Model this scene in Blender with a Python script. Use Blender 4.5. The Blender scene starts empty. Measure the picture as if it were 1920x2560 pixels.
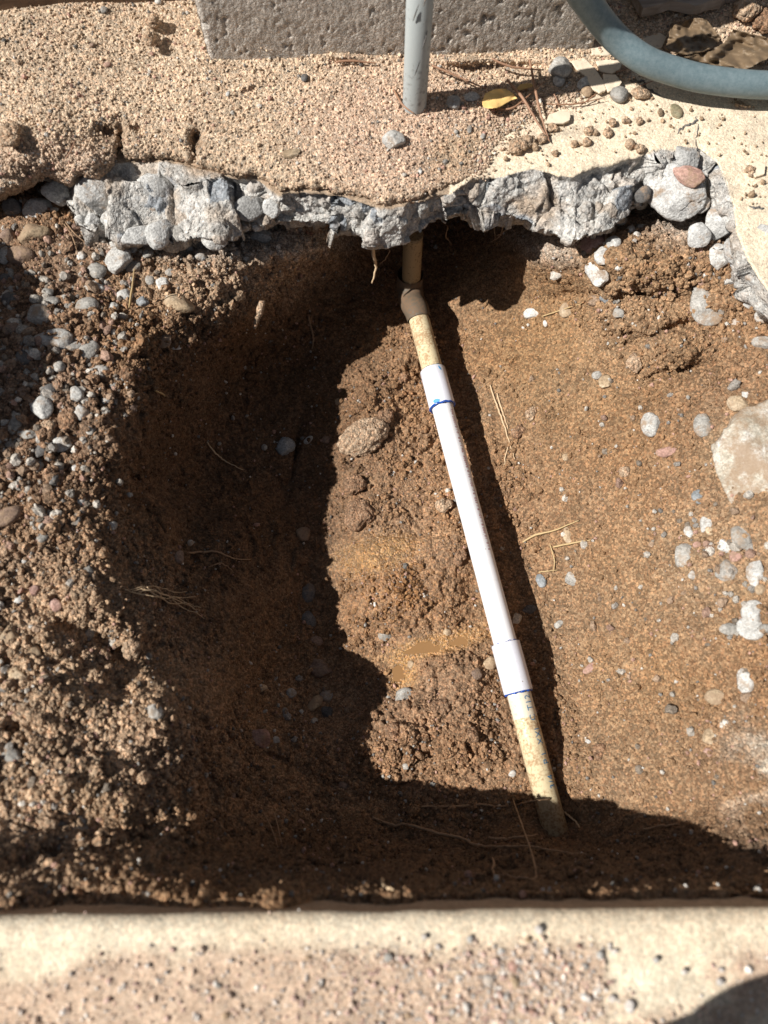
import bpy, bmesh, math, random
import numpy as np
from mathutils import Vector, Matrix

C = bpy.context.scene.collection
R = math.radians
rng = np.random.default_rng(7)
random.seed(7)

# ------------------------------------------------------------------ camera
F = 1923.0                       # focal length in pixels of a 1920 x 2560 frame
TILT = R(17.5)
H = 0.67
CT, ST = math.cos(TILT), math.sin(TILT)
cam_d = bpy.data.cameras.new('camera')
cam = bpy.data.objects.new('camera', cam_d); C.objects.link(cam)
cam.location = (0, 0, H); cam.rotation_euler = (TILT, 0, 0)
cam_d.sensor_fit = 'VERTICAL'; cam_d.sensor_height = 36.0
cam_d.lens = 36.0 * F / 2560.0
cam_d.clip_start = 0.01; cam_d.clip_end = 200
cam_d.dof.use_dof = True; cam_d.dof.focus_distance = 0.93; cam_d.dof.aperture_fstop = 4.0
bpy.context.scene.camera = cam

# ------------------------------------------------------------------ sky, sun, exposure
SUN_EL, SUN_AZ = R(46), R(12)    # the sun stands to the left, a little to the front
sdir = Vector((-math.cos(SUN_EL)*math.cos(SUN_AZ), -math.cos(SUN_EL)*math.sin(SUN_AZ), math.sin(SUN_EL)))
w = bpy.data.worlds.new('World'); bpy.context.scene.world = w; w.use_nodes = True
nt = w.node_tree; bg = nt.nodes['Background']; sky = nt.nodes.new('ShaderNodeTexSky')
sky.sky_type = 'NISHITA'; sky.sun_disc = False; sky.sun_elevation = SUN_EL
sky.sun_rotation = math.atan2(sdir.x, sdir.y)
hs = nt.nodes.new('ShaderNodeHueSaturation'); hs.inputs['Saturation'].default_value = .55
nt.links.new(sky.outputs[0], hs.inputs['Color']); nt.links.new(hs.outputs[0], bg.inputs[0]); bg.inputs[1].default_value = 0.036
sd = bpy.data.lights.new('sun', 'SUN'); sd.energy = 4.8; sd.angle = R(0.5); sd.color = (1.0, 0.965, 0.91)
sun = bpy.data.objects.new('sun', sd); C.objects.link(sun); sun.location = (-2, 0, 3)
sun.rotation_euler = sdir.to_track_quat('Z', 'Y').to_euler()
vs = bpy.context.scene.view_settings
vs.view_transform = 'Standard'; vs.look = 'None'; vs.exposure = 0.50; vs.gamma = 1.0

# ------------------------------------------------------------------ maths helpers
def P(px, py, z):
    """pixel of the 1920 x 2560 frame and a height -> world point(s)"""
    px = np.asarray(px, float); py = np.asarray(py, float); z = np.asarray(z, float)
    u = (px-960)/F; v = (1280-py)/F
    s = (H-z)/(CT - v*ST)
    return np.stack([u*s, s*(ST+v*CT), z + 0*u], -1)
def V(px, py, z): return Vector(P(px, py, z).tolist())

def _h(ix, iy, iz, seed):
    n = (ix.astype(np.int64)*374761393 + iy.astype(np.int64)*668265263 + iz.astype(np.int64)*2147483647 + seed*974634777) & 0xffffffff
    n = ((n ^ (n >> 13)) * 1274126177) & 0xffffffff
    n = ((n ^ (n >> 16)) * 2246822519) & 0xffffffff
    return ((n ^ (n >> 15)) & 0xffffff) / float(0x1000000)
def vnoise(p, sc, seed=0):
    q = p*sc; i = np.floor(q); f = q-i; f = f*f*(3-2*f); i = i.astype(np.int64)
    out = 0
    for dx in (0, 1):
        wx = f[:, 0] if dx else 1-f[:, 0]
        for dy in (0, 1):
            wy = f[:, 1] if dy else 1-f[:, 1]
            for dz in (0, 1):
                wz = f[:, 2] if dz else 1-f[:, 2]
                out = out + wx*wy*wz*_h(i[:, 0]+dx, i[:, 1]+dy, i[:, 2]+dz, seed)
    return out*2-1
def fbm(p, sc, o=4, seed=0, g=.5):
    a = 1; t = 0; n = 0
    for k in range(o):
        t = t + a*vnoise(p, sc*2.03**k, seed+k*17); n += a; a *= g
    return t/n
def worley(p, sc, seed=0, full=False):
    """F1 distance (cell units), nearest-cell hash values, offset vector to nearest seed"""
    q = p*sc; i = np.floor(q).astype(np.int64); f = q-i
    best = np.full(len(p), 9.0); b2 = np.full(len(p), 9.0); bid = np.zeros((len(p), 3), np.int64); bo = np.zeros((len(p), 3))
    if full: rngs = [np.full(len(p), k) for k in (-1, 0, 1)]; combos = [(a, b, c) for a in range(3) for b in range(3) for c in range(3)]
    else:
        s = np.where(f > .5, 1, -1)
    for combo in (combos if full else [(a, b, c) for a in (0, 1) for b in (0, 1) for c in (0, 1)]):
        if full: d = np.stack([rngs[c] for c in combo], 1)
        else: d = np.stack([s[:, k]*combo[k] for k in range(3)], 1)
        c = i+d
        o = np.stack([_h(c[:, 0], c[:, 1], c[:, 2], seed+k) for k in (1, 2, 3)], 1)*.8+.1
        dv = (f - d - o); dist = np.sqrt((dv**2).sum(1))
        m = dist < best
        b2 = np.where(m, best, np.minimum(b2, dist))
        best = np.where(m, dist, best); bid[m] = c[m]; bo[m] = dv[m]
    return best, b2, bid, bo
def crumble(p, sc, seed=0):
    d = worley(p, sc, seed)[0]
    return np.sqrt(np.clip(1-(d/.72)**2, 0, 1))-.55
def facet(p, sc, seed=0, k=.6, full=True):
    """broken-stone relief: every cell is a tilted plane"""
    d, d2, c, o = worley(p, sc, seed, full)
    g = np.stack([_h(c[:, 0], c[:, 1], c[:, 2], seed+10+j)*2-1 for j in range(3)], 1)
    a = _h(c[:, 0], c[:, 1], c[:, 2], seed+20)*2-1
    return (a*.6 + (g*o).sum(1)*k*1.6), d2-d

# ------------------------------------------------------------------ mesh helpers
def new_obj(name, me, mat=None, parent=None):
    o = bpy.data.objects.new(name, me); C.objects.link(o)
    if mat is not None and me is not None: me.materials.append(mat)
    if parent: o.parent = parent
    return o
def np_mesh(name, verts, faces, smooth=True, col=None, wet=None):
    """faces: (n,3) or (n,4) int array"""
    me = bpy.data.meshes.new(name); nv = len(verts); nf, k = faces.shape
    me.vertices.add(nv); me.vertices.foreach_set('co', np.ascontiguousarray(verts, np.float32).ravel())
    me.loops.add(nf*k); me.loops.foreach_set('vertex_index', np.ascontiguousarray(faces, np.int32).ravel())
    me.polygons.add(nf); me.polygons.foreach_set('loop_start', np.arange(0, nf*k, k, dtype=np.int32))
    me.polygons.foreach_set('loop_total', np.full(nf, k, np.int32))
    me.polygons.foreach_set('use_smooth', np.full(nf, smooth, bool))
    me.update(calc_edges=True)
    if col is not None:
        a = me.color_attributes.new('Col', 'FLOAT_COLOR', 'POINT')
        c4 = np.ones((nv, 4), np.float32); c4[:, :3] = col; a.data.foreach_set('color', c4.ravel())
    if wet is not None:
        a = me.attributes.new('Wet', 'FLOAT', 'POINT'); a.data.foreach_set('value', np.ascontiguousarray(wet, np.float32))
    return me
def grid_faces(ny, nx, mask=None, flip=False):
    i = np.arange(ny*nx).reshape(ny, nx)
    f = np.stack([i[:-1, :-1], i[1:, :-1], i[1:, 1:], i[:-1, 1:]], -1)
    if mask is not None:
        m = mask[:-1, :-1] & mask[1:, :-1] & mask[1:, 1:] & mask[:-1, 1:]; f = f[m]
    f = f.reshape(-1, 4)
    return f[:, ::-1] if flip else f
def grid_normals(X):
    dy = np.gradient(X, axis=0); dx = np.gradient(X, axis=1)
    n = np.cross(dx, -dy); n = n/np.maximum(np.linalg.norm(n, axis=-1, keepdims=True), 1e-9)
    return n
def tag(o, label=None, cat=None, group=None, kind=None):
    if label: o['label'] = label
    if cat: o['category'] = cat
    if group: o['group'] = group
    if kind: o['kind'] = kind
    return o
def empty(name, loc):
    o = bpy.data.objects.new(name, None); o.empty_display_size = .02; C.objects.link(o); o.location = loc
    return o

# ------------------------------------------------------------------ materials
def mat_base(name, rough=.9, spec=.25):
    m = bpy.data.materials.new(name); m.use_nodes = True; n = m.node_tree.nodes; b = n['Principled BSDF']
    b.inputs['Roughness'].default_value = rough; b.inputs['Specular IOR Level'].default_value = spec
    return m, n, m.node_tree.links, b
def math_n(n, l, op, a, b_=None, c=None):
    x = n.new('ShaderNodeMath'); x.operation = op
    for k, v in enumerate((a, b_, c)):
        if v is None: continue
        if hasattr(v, 'links'): l.new(v, x.inputs[k])
        else: x.inputs[k].default_value = v
    return x.outputs[0]
def grain_mat(name, cell=500, lo=.62, hi=1.42, bump=.5, bdist=.0015, hue=.25, attr=True, color=(.5, .5, .5), rough=.92, fine=900, pores=0):
    """granular soil / sand / concrete: per-cell brightness and tint, granular bump"""
    m, n, l, b = mat_base(name, rough)
    geo = n.new('ShaderNodeNewGeometry')
    tc = n.new('ShaderNodeTexCoord')
    vor = n.new('ShaderNodeTexVoronoi'); vor.inputs['Scale'].default_value = cell
    l.new(geo.outputs['Position'], vor.inputs['Vector'])
    vor2 = n.new('ShaderNodeTexVoronoi'); vor2.inputs['Scale'].default_value = cell*2.3
    l.new(geo.outputs['Position'], vor2.inputs['Vector'])
    noi = n.new('ShaderNodeTexNoise'); noi.inputs['Scale'].default_value = 60; noi.inputs['Detail'].default_value = 6
    noi.inputs['Roughness'].default_value = .7; l.new(geo.outputs['Position'], noi.inputs['Vector'])
    sep = n.new('ShaderNodeSeparateColor'); l.new(vor.outputs['Color'], sep.inputs[0])
    sep2 = n.new('ShaderNodeSeparateColor'); l.new(vor2.outputs['Color'], sep2.inputs[0])
    mr = n.new('ShaderNodeMapRange'); mr.inputs['To Min'].default_value = lo; mr.inputs['To Max'].default_value = hi
    pw = math_n(n, l, 'POWER', sep.outputs[0], 1.6)
    l.new(pw, mr.inputs['Value'])
    mr2 = n.new('ShaderNodeMapRange'); mr2.inputs['To Min'].default_value = .75; mr2.inputs['To Max'].default_value = 1.25
    l.new(sep2.outputs[1], mr2.inputs['Value'])
    mr3 = n.new('ShaderNodeMapRange'); mr3.inputs['From Min'].default_value = .3; mr3.inputs['From Max'].default_value = .7
    mr3.inputs['To Min'].default_value = .8; mr3.inputs['To Max'].default_value = 1.18
    l.new(noi.outputs[0], mr3.inputs['Value'])
    k = math_n(n, l, 'MULTIPLY', mr.outputs[0], mr2.outputs[0]); k = math_n(n, l, 'MULTIPLY', k, mr3.outputs[0])
    if attr:
        at = n.new('ShaderNodeAttribute'); at.attribute_name = 'Col'; base = at.outputs['Color']
    else:
        rgb = n.new('ShaderNodeRGB'); rgb.outputs[0].default_value = (*color, 1); base = rgb.outputs[0]
    tint = n.new('ShaderNodeMix'); tint.data_type = 'RGBA'; tint.blend_type = 'MULTIPLY'
    ramp = n.new('ShaderNodeValToRGB'); e = ramp.color_ramp; e.interpolation = 'LINEAR'
    e.elements[0].color = (1.12, .92, .84, 1); e.elements[1].color = (.9, 1.0, 1.12, 1)
    x = e.elements.new(.5); x.color = (1, 1, 1, 1)
    l.new(sep.outputs[2], ramp.inputs[0])
    tint.inputs[0].default_value = min(1, hue*2)
    l.new(base, tint.inputs[6]); l.new(ramp.outputs[0], tint.inputs[7])
    sc = n.new('ShaderNodeVectorMath'); sc.operation = 'SCALE'
    l.new(tint.outputs[2], sc.inputs[0]); l.new(k, sc.inputs['Scale'])
    l.new(sc.outputs[0], b.inputs['Base Color'])
    if attr:
        wt = n.new('ShaderNodeAttribute'); wt.attribute_name = 'Wet'
        rr = n.new('ShaderNodeMapRange'); rr.inputs['To Min'].default_value = rough; rr.inputs['To Max'].default_value = .28
        l.new(wt.outputs['Fac'], rr.inputs['Value']); l.new(rr.outputs[0], b.inputs['Roughness'])
        sp = n.new('ShaderNodeMapRange'); sp.inputs['To Min'].default_value = .2; sp.inputs['To Max'].default_value = .7
        l.new(wt.outputs['Fac'], sp.inputs['Value']); l.new(sp.outputs[0], b.inputs['Specular IOR Level'])
    # bump
    inv = math_n(n, l, 'SUBTRACT', 1.0, vor.outputs['Distance'])
    inv2 = math_n(n, l, 'MULTIPLY', vor2.outputs['Distance'], -.4)
    fn = n.new('ShaderNodeTexNoise'); fn.inputs['Scale'].default_value = fine; fn.inputs['Detail'].default_value = 3
    l.new(geo.outputs['Position'], fn.inputs['Vector'])
    h = math_n(n, l, 'ADD', inv, inv2); h = math_n(n, l, 'ADD', h, fn.outputs[0])
    if pores:
        pv = n.new('ShaderNodeTexNoise'); pv.inputs['Scale'].default_value = pores; pv.inputs['Detail'].default_value = 4
        l.new(geo.outputs['Position'], pv.inputs['Vector'])
        pr = n.new('ShaderNodeMapRange'); pr.inputs['From Min'].default_value = .36; pr.inputs['From Max'].default_value = .46
        pr.inputs['To Min'].default_value = -2.5; pr.inputs['To Max'].default_value = 0; l.new(pv.outputs[0], pr.inputs['Value'])
        h = math_n(n, l, 'ADD', h, pr.outputs[0])
    bp = n.new('ShaderNodeBump'); bp.inputs['Strength'].default_value = bump; bp.inputs['Distance'].default_value = bdist
    l.new(h, bp.inputs['Height']); l.new(bp.outputs[0], b.inputs['Normal'])
    return m
def stone_mat(name, c1, c2, c3, rough=.85, dust=(.29, .20, .13), dustamt=.25, scale=60, bump=.5):
    m, n, l, b = mat_base(name, rough)
    tc = n.new('ShaderNodeTexCoord'); oi = n.new('ShaderNodeObjectInfo')
    geo = n.new('ShaderNodeNewGeometry')
    no = n.new('ShaderNodeTexNoise'); no.inputs['Scale'].default_value = scale; no.inputs['Detail'].default_value = 8
    no.inputs['Roughness'].default_value = .72; l.new(geo.outputs['Position'], no.inputs['Vector'])
    rp = n.new('ShaderNodeValToRGB'); e = rp.color_ramp
    e.elements[0].position = .3; e.elements[0].color = (*c1, 1); e.elements[1].position = .7; e.elements[1].color = (*c3, 1)
    x = e.elements.new(.5); x.color = (*c2, 1); l.new(no.outputs[0], rp.inputs[0])
    vo = n.new('ShaderNodeTexVoronoi'); vo.inputs['Scale'].default_value = 650; l.new(geo.outputs['Position'], vo.inputs['Vector'])
    sep = n.new('ShaderNodeSeparateColor'); l.new(vo.outputs['Color'], sep.inputs[0])
    mr = n.new('ShaderNodeMapRange'); mr.inputs['To Min'].default_value = .74; mr.inputs['To Max'].default_value = 1.26
    l.new(sep.outputs[0], mr.inputs['Value'])
    ro = n.new('ShaderNodeMapRange'); ro.inputs['To Min'].default_value = .8; ro.inputs['To Max'].default_value = 1.2
    l.new(oi.outputs['Random'], ro.inputs['Value'])
    k = math_n(n, l, 'MULTIPLY', mr.outputs[0], ro.outputs[0])
    sc = n.new('ShaderNodeVectorMath'); sc.operation = 'SCALE'; l.new(rp.outputs[0], sc.inputs[0]); l.new(k, sc.inputs['Scale'])
    dn = n.new('ShaderNodeTexNoise'); dn.inputs['Scale'].default_value = 45; dn.inputs['Detail'].default_value = 7
    dn.inputs['Roughness'].default_value = .75; dn.noise_dimensions = '4D'
    l.new(geo.outputs['Position'], dn.inputs['Vector']); dn.inputs['W'].default_value = 3.3
    dr = n.new('ShaderNodeMapRange'); dr.inputs['From Min'].default_value = .62-dustamt*.45; dr.inputs['From Max'].default_value = .72-dustamt*.4
    l.new(dn.outputs[0], dr.inputs['Value'])
    mx = n.new('ShaderNodeMix'); mx.data_type = 'RGBA'; l.new(math_n(n, l, 'MULTIPLY', dr.outputs[0], .85), mx.inputs[0])
    l.new(sc.outputs[0], mx.inputs[6]); mx.inputs[7].default_value = (*dust, 1)
    l.new(mx.outputs[2], b.inputs['Base Color'])
    f2 = n.new('ShaderNodeTexNoise'); f2.inputs['Scale'].default_value = 420; f2.inputs['Detail'].default_value = 5
    l.new(geo.outputs['Position'], f2.inputs['Vector'])
    bp = n.new('ShaderNodeBump'); bp.inputs['Strength'].default_value = bump; bp.inputs['Distance'].default_value = .0018
    l.new(f2.outputs[0], bp.inputs['Height']); l.new(bp.outputs[0], b.inputs['Normal'])
    return m
SOIL = grain_mat('soil', 430, .6, 1.55, .75, .0016, .3)
SAND = grain_mat('sand', 430, .66, 1.5, .8, .0016, .3)
CREAM = grain_mat('painted_concrete', 380, .9, 1.08, .35, .0010, .08, fine=700, pores=260)
CONC = grain_mat('broken_concrete', 330, .78, 1.18, .6, .0014, .1, fine=500, pores=160)
CRUMB = grain_mat('crumb', 900, .75, 1.3, .4, .0007, .15)
SM = {
 'gray': stone_mat('grey_stone', (.19, .178, .16), (.30, .285, .26), (.44, .425, .395)),
 'cgray': stone_mat('pale_grey_pebble', (.40, .37, .34), (.54, .50, .46), (.66, .62, .57), dustamt=.2, dust=(.46, .36, .27)),
 'dark': stone_mat('dark_stone', (.07, .065, .065), (.11, .105, .10), (.18, .17, .165), dustamt=.15),
 'white': stone_mat('white_stone', (.34, .33, .31), (.48, .47, .445), (.62, .605, .575), dustamt=.25),
 'blue': stone_mat('blue_grey_stone', (.12, .13, .14), (.20, .215, .225), (.36, .37, .375), dustamt=.15),
 'tan': stone_mat('tan_stone', (.24, .17, .105), (.36, .27, .175), (.5, .41, .3), dustamt=.35),
 'pink': stone_mat('pink_stone', (.26, .15, .12), (.36, .22, .18), (.46, .33, .29), dustamt=.25),
 'brown': stone_mat('brown_stone', (.14, .09, .065), (.21, .145, .11), (.30, .22, .17), dustamt=.3),
 'conc': stone_mat('concrete_chunk', (.26, .255, .245), (.41, .405, .39), (.54, .535, .515), dustamt=.22, scale=35, bump=.8),
 'clod': grain_mat('soil_clod', 420, .65, 1.5, .9, .0018, .3, attr=False, color=(.42, .30, .20)),
 'clodd': grain_mat('dark_soil_clod', 420, .65, 1.5, .9, .0018, .3, attr=False, color=(.27, .165, .10)),
}

# ------------------------------------------------------------------ soil heights, by pixel
SP = """
300: -420 -.12, -100 -.12, 300 -.13, 700 -.14, 1000 -.20, 1300 -.20, 1600 -.13, 1960 -.12, 2340 -.12
470: -420 -.045, -100 -.045, 100 -.05, 210 -.06, 300 -.10, 600 -.125, 800 -.15, 930 -.24, 1100 -.27, 1250 -.24, 1400 -.14, 1600 -.12, 1800 -.10, 2340 -.10
620: -420 -.05, -150 -.05, 0 -.05, 150 -.055, 300 -.062, 450 -.068, 560 -.072, 680 -.084, 760 -.115, 840 -.19, 930 -.26, 1030 -.285, 1130 -.26, 1240 -.21, 1320 -.13, 1400 -.085, 1530 -.068, 1650 -.058, 1780 -.05, 1900 -.045, 2340 -.04
720: 0 -.05, 150 -.055, 300 -.068, 450 -.088, 560 -.10, 640 -.118, 690 -.15, 770 -.22, 860 -.26, 950 -.27, 1030 -.275, 1130 -.255, 1240 -.215, 1350 -.165, 1450 -.125, 1600 -.09, 1780 -.065, 1900 -.05
800: -420 -.03, -100 -.03, 0 -.04, 150 -.045, 300 -.06, 450 -.088, 540 -.108, 590 -.128, 660 -.18, 740 -.235, 850 -.26, 950 -.262, 1030 -.262, 1150 -.25, 1280 -.215, 1400 -.17, 1550 -.12, 1700 -.085, 1850 -.058, 2000 -.04, 2340 -.03
900: 0 -.036, 150 -.043, 300 -.058, 390 -.075, 450 -.10, 530 -.16, 620 -.225, 720 -.258, 850 -.262, 1000 -.258, 1120 -.252, 1250 -.22, 1400 -.175, 1550 -.13, 1700 -.09, 1850 -.058
1000: -420 -.03, -100 -.03, 0 -.035, 150 -.04, 270 -.055, 360 -.078, 420 -.12, 520 -.19, 620 -.245, 750 -.262, 850 -.262, 900 -.2525, 1000 -.253, 1100 -.253, 1180 -.25, 1300 -.213, 1450 -.16, 1650 -.105, 1850 -.055, 2000 -.03, 2340 -.025
1120: 0 -.035, 150 -.042, 250 -.055, 320 -.08, 390 -.135, 490 -.2, 590 -.24, 700 -.262, 840 -.266, 890 -.252, 1000 -.251, 1200 -.252, 1300 -.225, 1450 -.17, 1650 -.11, 1850 -.058, 2000 -.035
1250: -420 -.03, -100 -.03, 0 -.035, 120 -.042, 230 -.058, 300 -.088, 360 -.14, 450 -.19, 560 -.225, 680 -.262, 780 -.278, 845 -.274, 890 -.252, 1000 -.25, 1150 -.25, 1270 -.25, 1350 -.225, 1500 -.168, 1700 -.107, 1850 -.06, 2000 -.03, 2340 -.025
1380: 0 -.042, 150 -.052, 270 -.072, 360 -.11, 450 -.16, 560 -.205, 690 -.26, 780 -.28, 845 -.276, 900 -.252, 1000 -.25, 1150 -.25, 1290 -.25, 1370 -.23, 1520 -.17, 1720 -.105, 1900 -.058
1500: -420 -.02, -100 -.03, 0 -.045, 150 -.06, 330 -.088, 420 -.125, 560 -.185, 680 -.24, 760 -.28, 850 -.276, 910 -.252, 1050 -.25, 1180 -.25, 1300 -.25, 1390 -.238, 1550 -.172, 1750 -.10, 1900 -.055, 2050 -.03, 2340 -.025
1630: 0 -.045, 200 -.066, 340 -.09, 450 -.135, 580 -.19, 690 -.25, 790 -.283, 880 -.282, 960 -.268, 1100 -.248, 1300 -.248, 1400 -.24, 1560 -.175, 1750 -.105, 1900 -.058
1750: -420 -.01, -100 -.02, 0 -.03, 200 -.042, 350 -.05, 430 -.062, 500 -.11, 600 -.19, 700 -.258, 800 -.283, 890 -.28, 960 -.266, 1150 -.243, 1300 -.243, 1410 -.235, 1550 -.18, 1750 -.11, 1920 -.06, 2340 -.03
1850: 0 -.025, 220 -.042, 400 -.058, 470 -.085, 560 -.15, 650 -.2, 780 -.245, 880 -.245, 1000 -.242, 1200 -.24, 1330 -.238, 1420 -.228, 1520 -.19, 1680 -.13, 1880 -.07
1950: -420 .01, -100 0, 0 -.015, 250 -.036, 430 -.066, 550 -.13, 700 -.2, 850 -.23, 1000 -.235, 1150 -.235, 1300 -.23, 1410 -.218, 1500 -.19, 1650 -.14, 1850 -.08, 2000 -.05, 2340 -.02
2080: -420 .04, -100 .02, 0 .005, 250 -.022, 430 -.06, 600 -.125, 800 -.19, 1000 -.21, 1200 -.21, 1390 -.197, 1550 -.165, 1700 -.12, 1900 -.06, 2050 -.03, 2340 0
2170: -420 .06, 0 .04, 300 .015, 480 -.015, 700 -.05, 1000 -.075, 1300 -.075, 1500 -.07, 1700 -.05, 1920 -.01, 2340 .03
2212: -420 .07, 0 .05, 400 .035, 700 .028, 1000 .025, 1500 .025, 1920 .035, 2340 .05
2250: -420 .07, 0 .062, 500 .055, 1000 .052, 1500 .052, 1920 .054, 2340 .07
2330: -420 .065, 0 .065, 500 .06, 1000 .056, 1500 .056, 1920 .058, 2340 .065
2450: -420 .02, 500 .0, 1500 .0, 2340 .0
"""
pts = []
for ln in SP.strip().splitlines():
    y, rest = ln.split(':')
    for t in rest.split(','):
        a, b = t.split(); pts.append((float(a), float(y), float(b)))
pts = np.array(pts)
def rbf_fit(pts, c=45.0, lam=1e-4):
    A = np.sqrt(((pts[:, None, :2]-pts[None, :, :2])**2).sum(-1)+c*c)/1000
    n = len(pts); A = A + lam*0*np.eye(n)
    Pm = np.c_[np.ones(n), pts[:, :2]/1000]
    M = np.zeros((n+3, n+3)); M[:n, :n] = A; M[:n, n:] = Pm; M[n:, :n] = Pm.T
    return np.linalg.solve(M, np.r_[pts[:, 2], 0, 0, 0])
def rbf_eval(pts, wgt, X, Y, c=45.0):
    out = np.zeros(X.shape); n = len(pts)
    for k in range(n): out += wgt[k]*np.sqrt((X-pts[k, 0])**2+(Y-pts[k, 1])**2+c*c)/1000
    return out + wgt[n] + wgt[n+1]*X/1000 + wgt[n+2]*Y/1000
def upsample(xs, ys, Z, gx, gy):
    fx = np.interp(gx, xs, np.arange(len(xs))); fy = np.interp(gy, ys, np.arange(len(ys)))
    x0 = np.clip(fx.astype(int), 0, len(xs)-2); y0 = np.clip(fy.astype(int), 0, len(ys)-2)
    tx = (fx-x0)[None, :]; ty = (fy-y0)[:, None]
    a = Z[np.ix_(y0, x0)]; b = Z[np.ix_(y0, x0+1)]; c = Z[np.ix_(y0+1, x0)]; d = Z[np.ix_(y0+1, x0+1)]
    return (a*(1-tx)+b*tx)*(1-ty)+(c*(1-tx)+d*tx)*ty
def blob(X, Y, x, y, rx, ry, ang=0, p=2):
    a = R(ang); dx = X-x; dy = Y-y
    u = (dx*math.cos(a)+dy*math.sin(a))/rx; v = (-dx*math.sin(a)+dy*math.cos(a))/ry
    return np.exp(-(u*u+v*v)**(p/2))
def smooth(x, a, b):
    t = np.clip((x-a)/(b-a), 0, 1); return t*t*(3-2*t)

STEP = 3.0
gx = np.arange(-420, 2341, STEP); gy = np.arange(270, 2421, STEP)
cx = np.arange(-420, 2353, 12.0); cy = np.arange(270, 2433, 12.0)
CX, CY = np.meshgrid(cx, cy)
zc = rbf_eval(pts, rbf_fit(pts), CX, CY)
Z = upsample(cx, cy, zc, gx, gy)
GX, GY = np.meshgrid(gx, gy)
# lumps and hollows of the dug surface
for x, y, rx, ry, ang, dz in [
    (1560, 640, 75, 60, 0, .026), (1640, 690, 90, 40, -15, .020), (1590, 800, 110, 50, 10, .022), (1690, 870, 80, 48, -10, .030), (1500, 720, 60, 40, 0, .008),
    (1780, 560, 60, 80, 0, .012), (1800, 750, 60, 40, 0, .010), (1730, 960, 70, 30, -20, .009), (1680, 820, 90, 12, -20, -.018), (1700, 925, 60, 10, -10, -.016), (1600, 735, 80, 9, -10, -.016),
    (1420, 740, 90, 12, -6, -.008), (1290, 905, 22, 10, -40, -.008), (1050, 1450, 150, 90, 0, .012), (1130, 1340, 70, 60, 0, .014), (980, 1560, 90, 60, 0, .008), (1180, 1500, 30, 60, 0, -.010),
    (1010, 1370, 100, 30, 0, .004), (1090, 1620, 130, 26, -14, -.006), (1010, 1690, 40, 45, 0, -.008), (1130, 1830, 140, 60, 20, .014), (1000, 1850, 80, 60, 0, .012), (1150, 1700, 70, 60, 0, .010),
    (1140, 1130, 20, 10, 0, -.005), (1000, 900, 80, 40, -30, .014), (920, 1000, 50, 60, -30, .012), (1230, 1130, 30, 120, -14, .007), (1260, 1440, 18, 160, -12, .010),
    (230, 1500, 110, 70, 20, .018), (250, 1600, 150, 22, 28, -.016), (110, 1580, 60, 30, 30, .006), (130, 1740, 120, 70, 0, .016), (300, 1720, 40, 70, 10, -.012), (140, 1930, 150, 90, 0, .020),
    (440, 2060, 60, 60, 0, .018), (300, 2010, 50, 80, 30, .010), (340, 2100, 90, 30, -30, -.012), (120, 2130, 120, 20, -22, -.014), (190, 2200, 90, 30, -20, .012), (330, 1620, 40, 34, 0, .012),
    (520, 2000, 26, 100, 0, -.012), (80, 590, 70, 50, 0, .004), (330, 900, 60, 60, 0, .010), (520, 700, 110, 60, -20, .012), (450, 790, 60, 50, 0, .008), (240, 1100, 60, 120, -20, .010),
    (700, 640, 70, 24, -12, .014), (620, 600, 90, 16, 5, -.008), (640, 1150, 60, 90, 10, .010), (560, 1350, 60, 90, 15, .012), (860, 1790, 60, 26, 0, -.008), (700, 1900, 90, 20, 20, -.008),
    (740, 1130, 10, 90, 12, -.012), (350, 1430, 60, 30, 30, -.008), (420, 1300, 40, 60, 30, .008), (1880, 1950, 70, 130, 0, .010),
    (1400, 1800, 70, 60, 0, .006), (1420, 1900, 60, 60, 0, .008), (1500, 2180, 160, 60, 0, .012), (1600, 2080, 110, 40, 10, .010), (1880, 2060, 80, 60, 0, .012)]:
    Z += dz*blob(GX, GY, x, y, rx, ry, ang)
Z = np.where(GY > 2195, np.maximum(Z, np.interp(GY, [2195, 2225, 2250, 2268], [-.05, .000, .036, .046])+.006*np.sin(GX/61)*np.sin(GX/23+1)), Z)
_w = P(GX, GY, Z).reshape(-1, 3)
Z = Z + (.013*fbm(_w, 20, 3, 402)).reshape(GX.shape)*np.clip(blob(GX, GY, 370, 1150, 120, 480, -4, 4)+blob(GX, GY, 640, 700, 200, 60, -30, 4), 0, 1) + (.007*fbm(_w, 14, 3, 404)).reshape(GX.shape)*blob(GX, GY, 560, 1300, 200, 560, 0, 4)
shp = GX.shape
W0 = P(GX, GY, Z)
_ca, _cb = P(0, 2293, .09), P(1920, 2272, .09); _sl = (_cb[1]-_ca[1])/(_cb[0]-_ca[0])      # soil leans against the curb, never behind it
_fy = _ca[1]+(W0[..., 0]-_ca[0])*_sl+.004
W0[..., 1] = np.where(GY < 2266, np.maximum(W0[..., 1], _fy), W0[..., 1])
N0 = grid_normals(W0)
pf = W0.reshape(-1, 3); nf = N0.reshape(-1, 3)
def F2(a): return a.reshape(shp)
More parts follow.
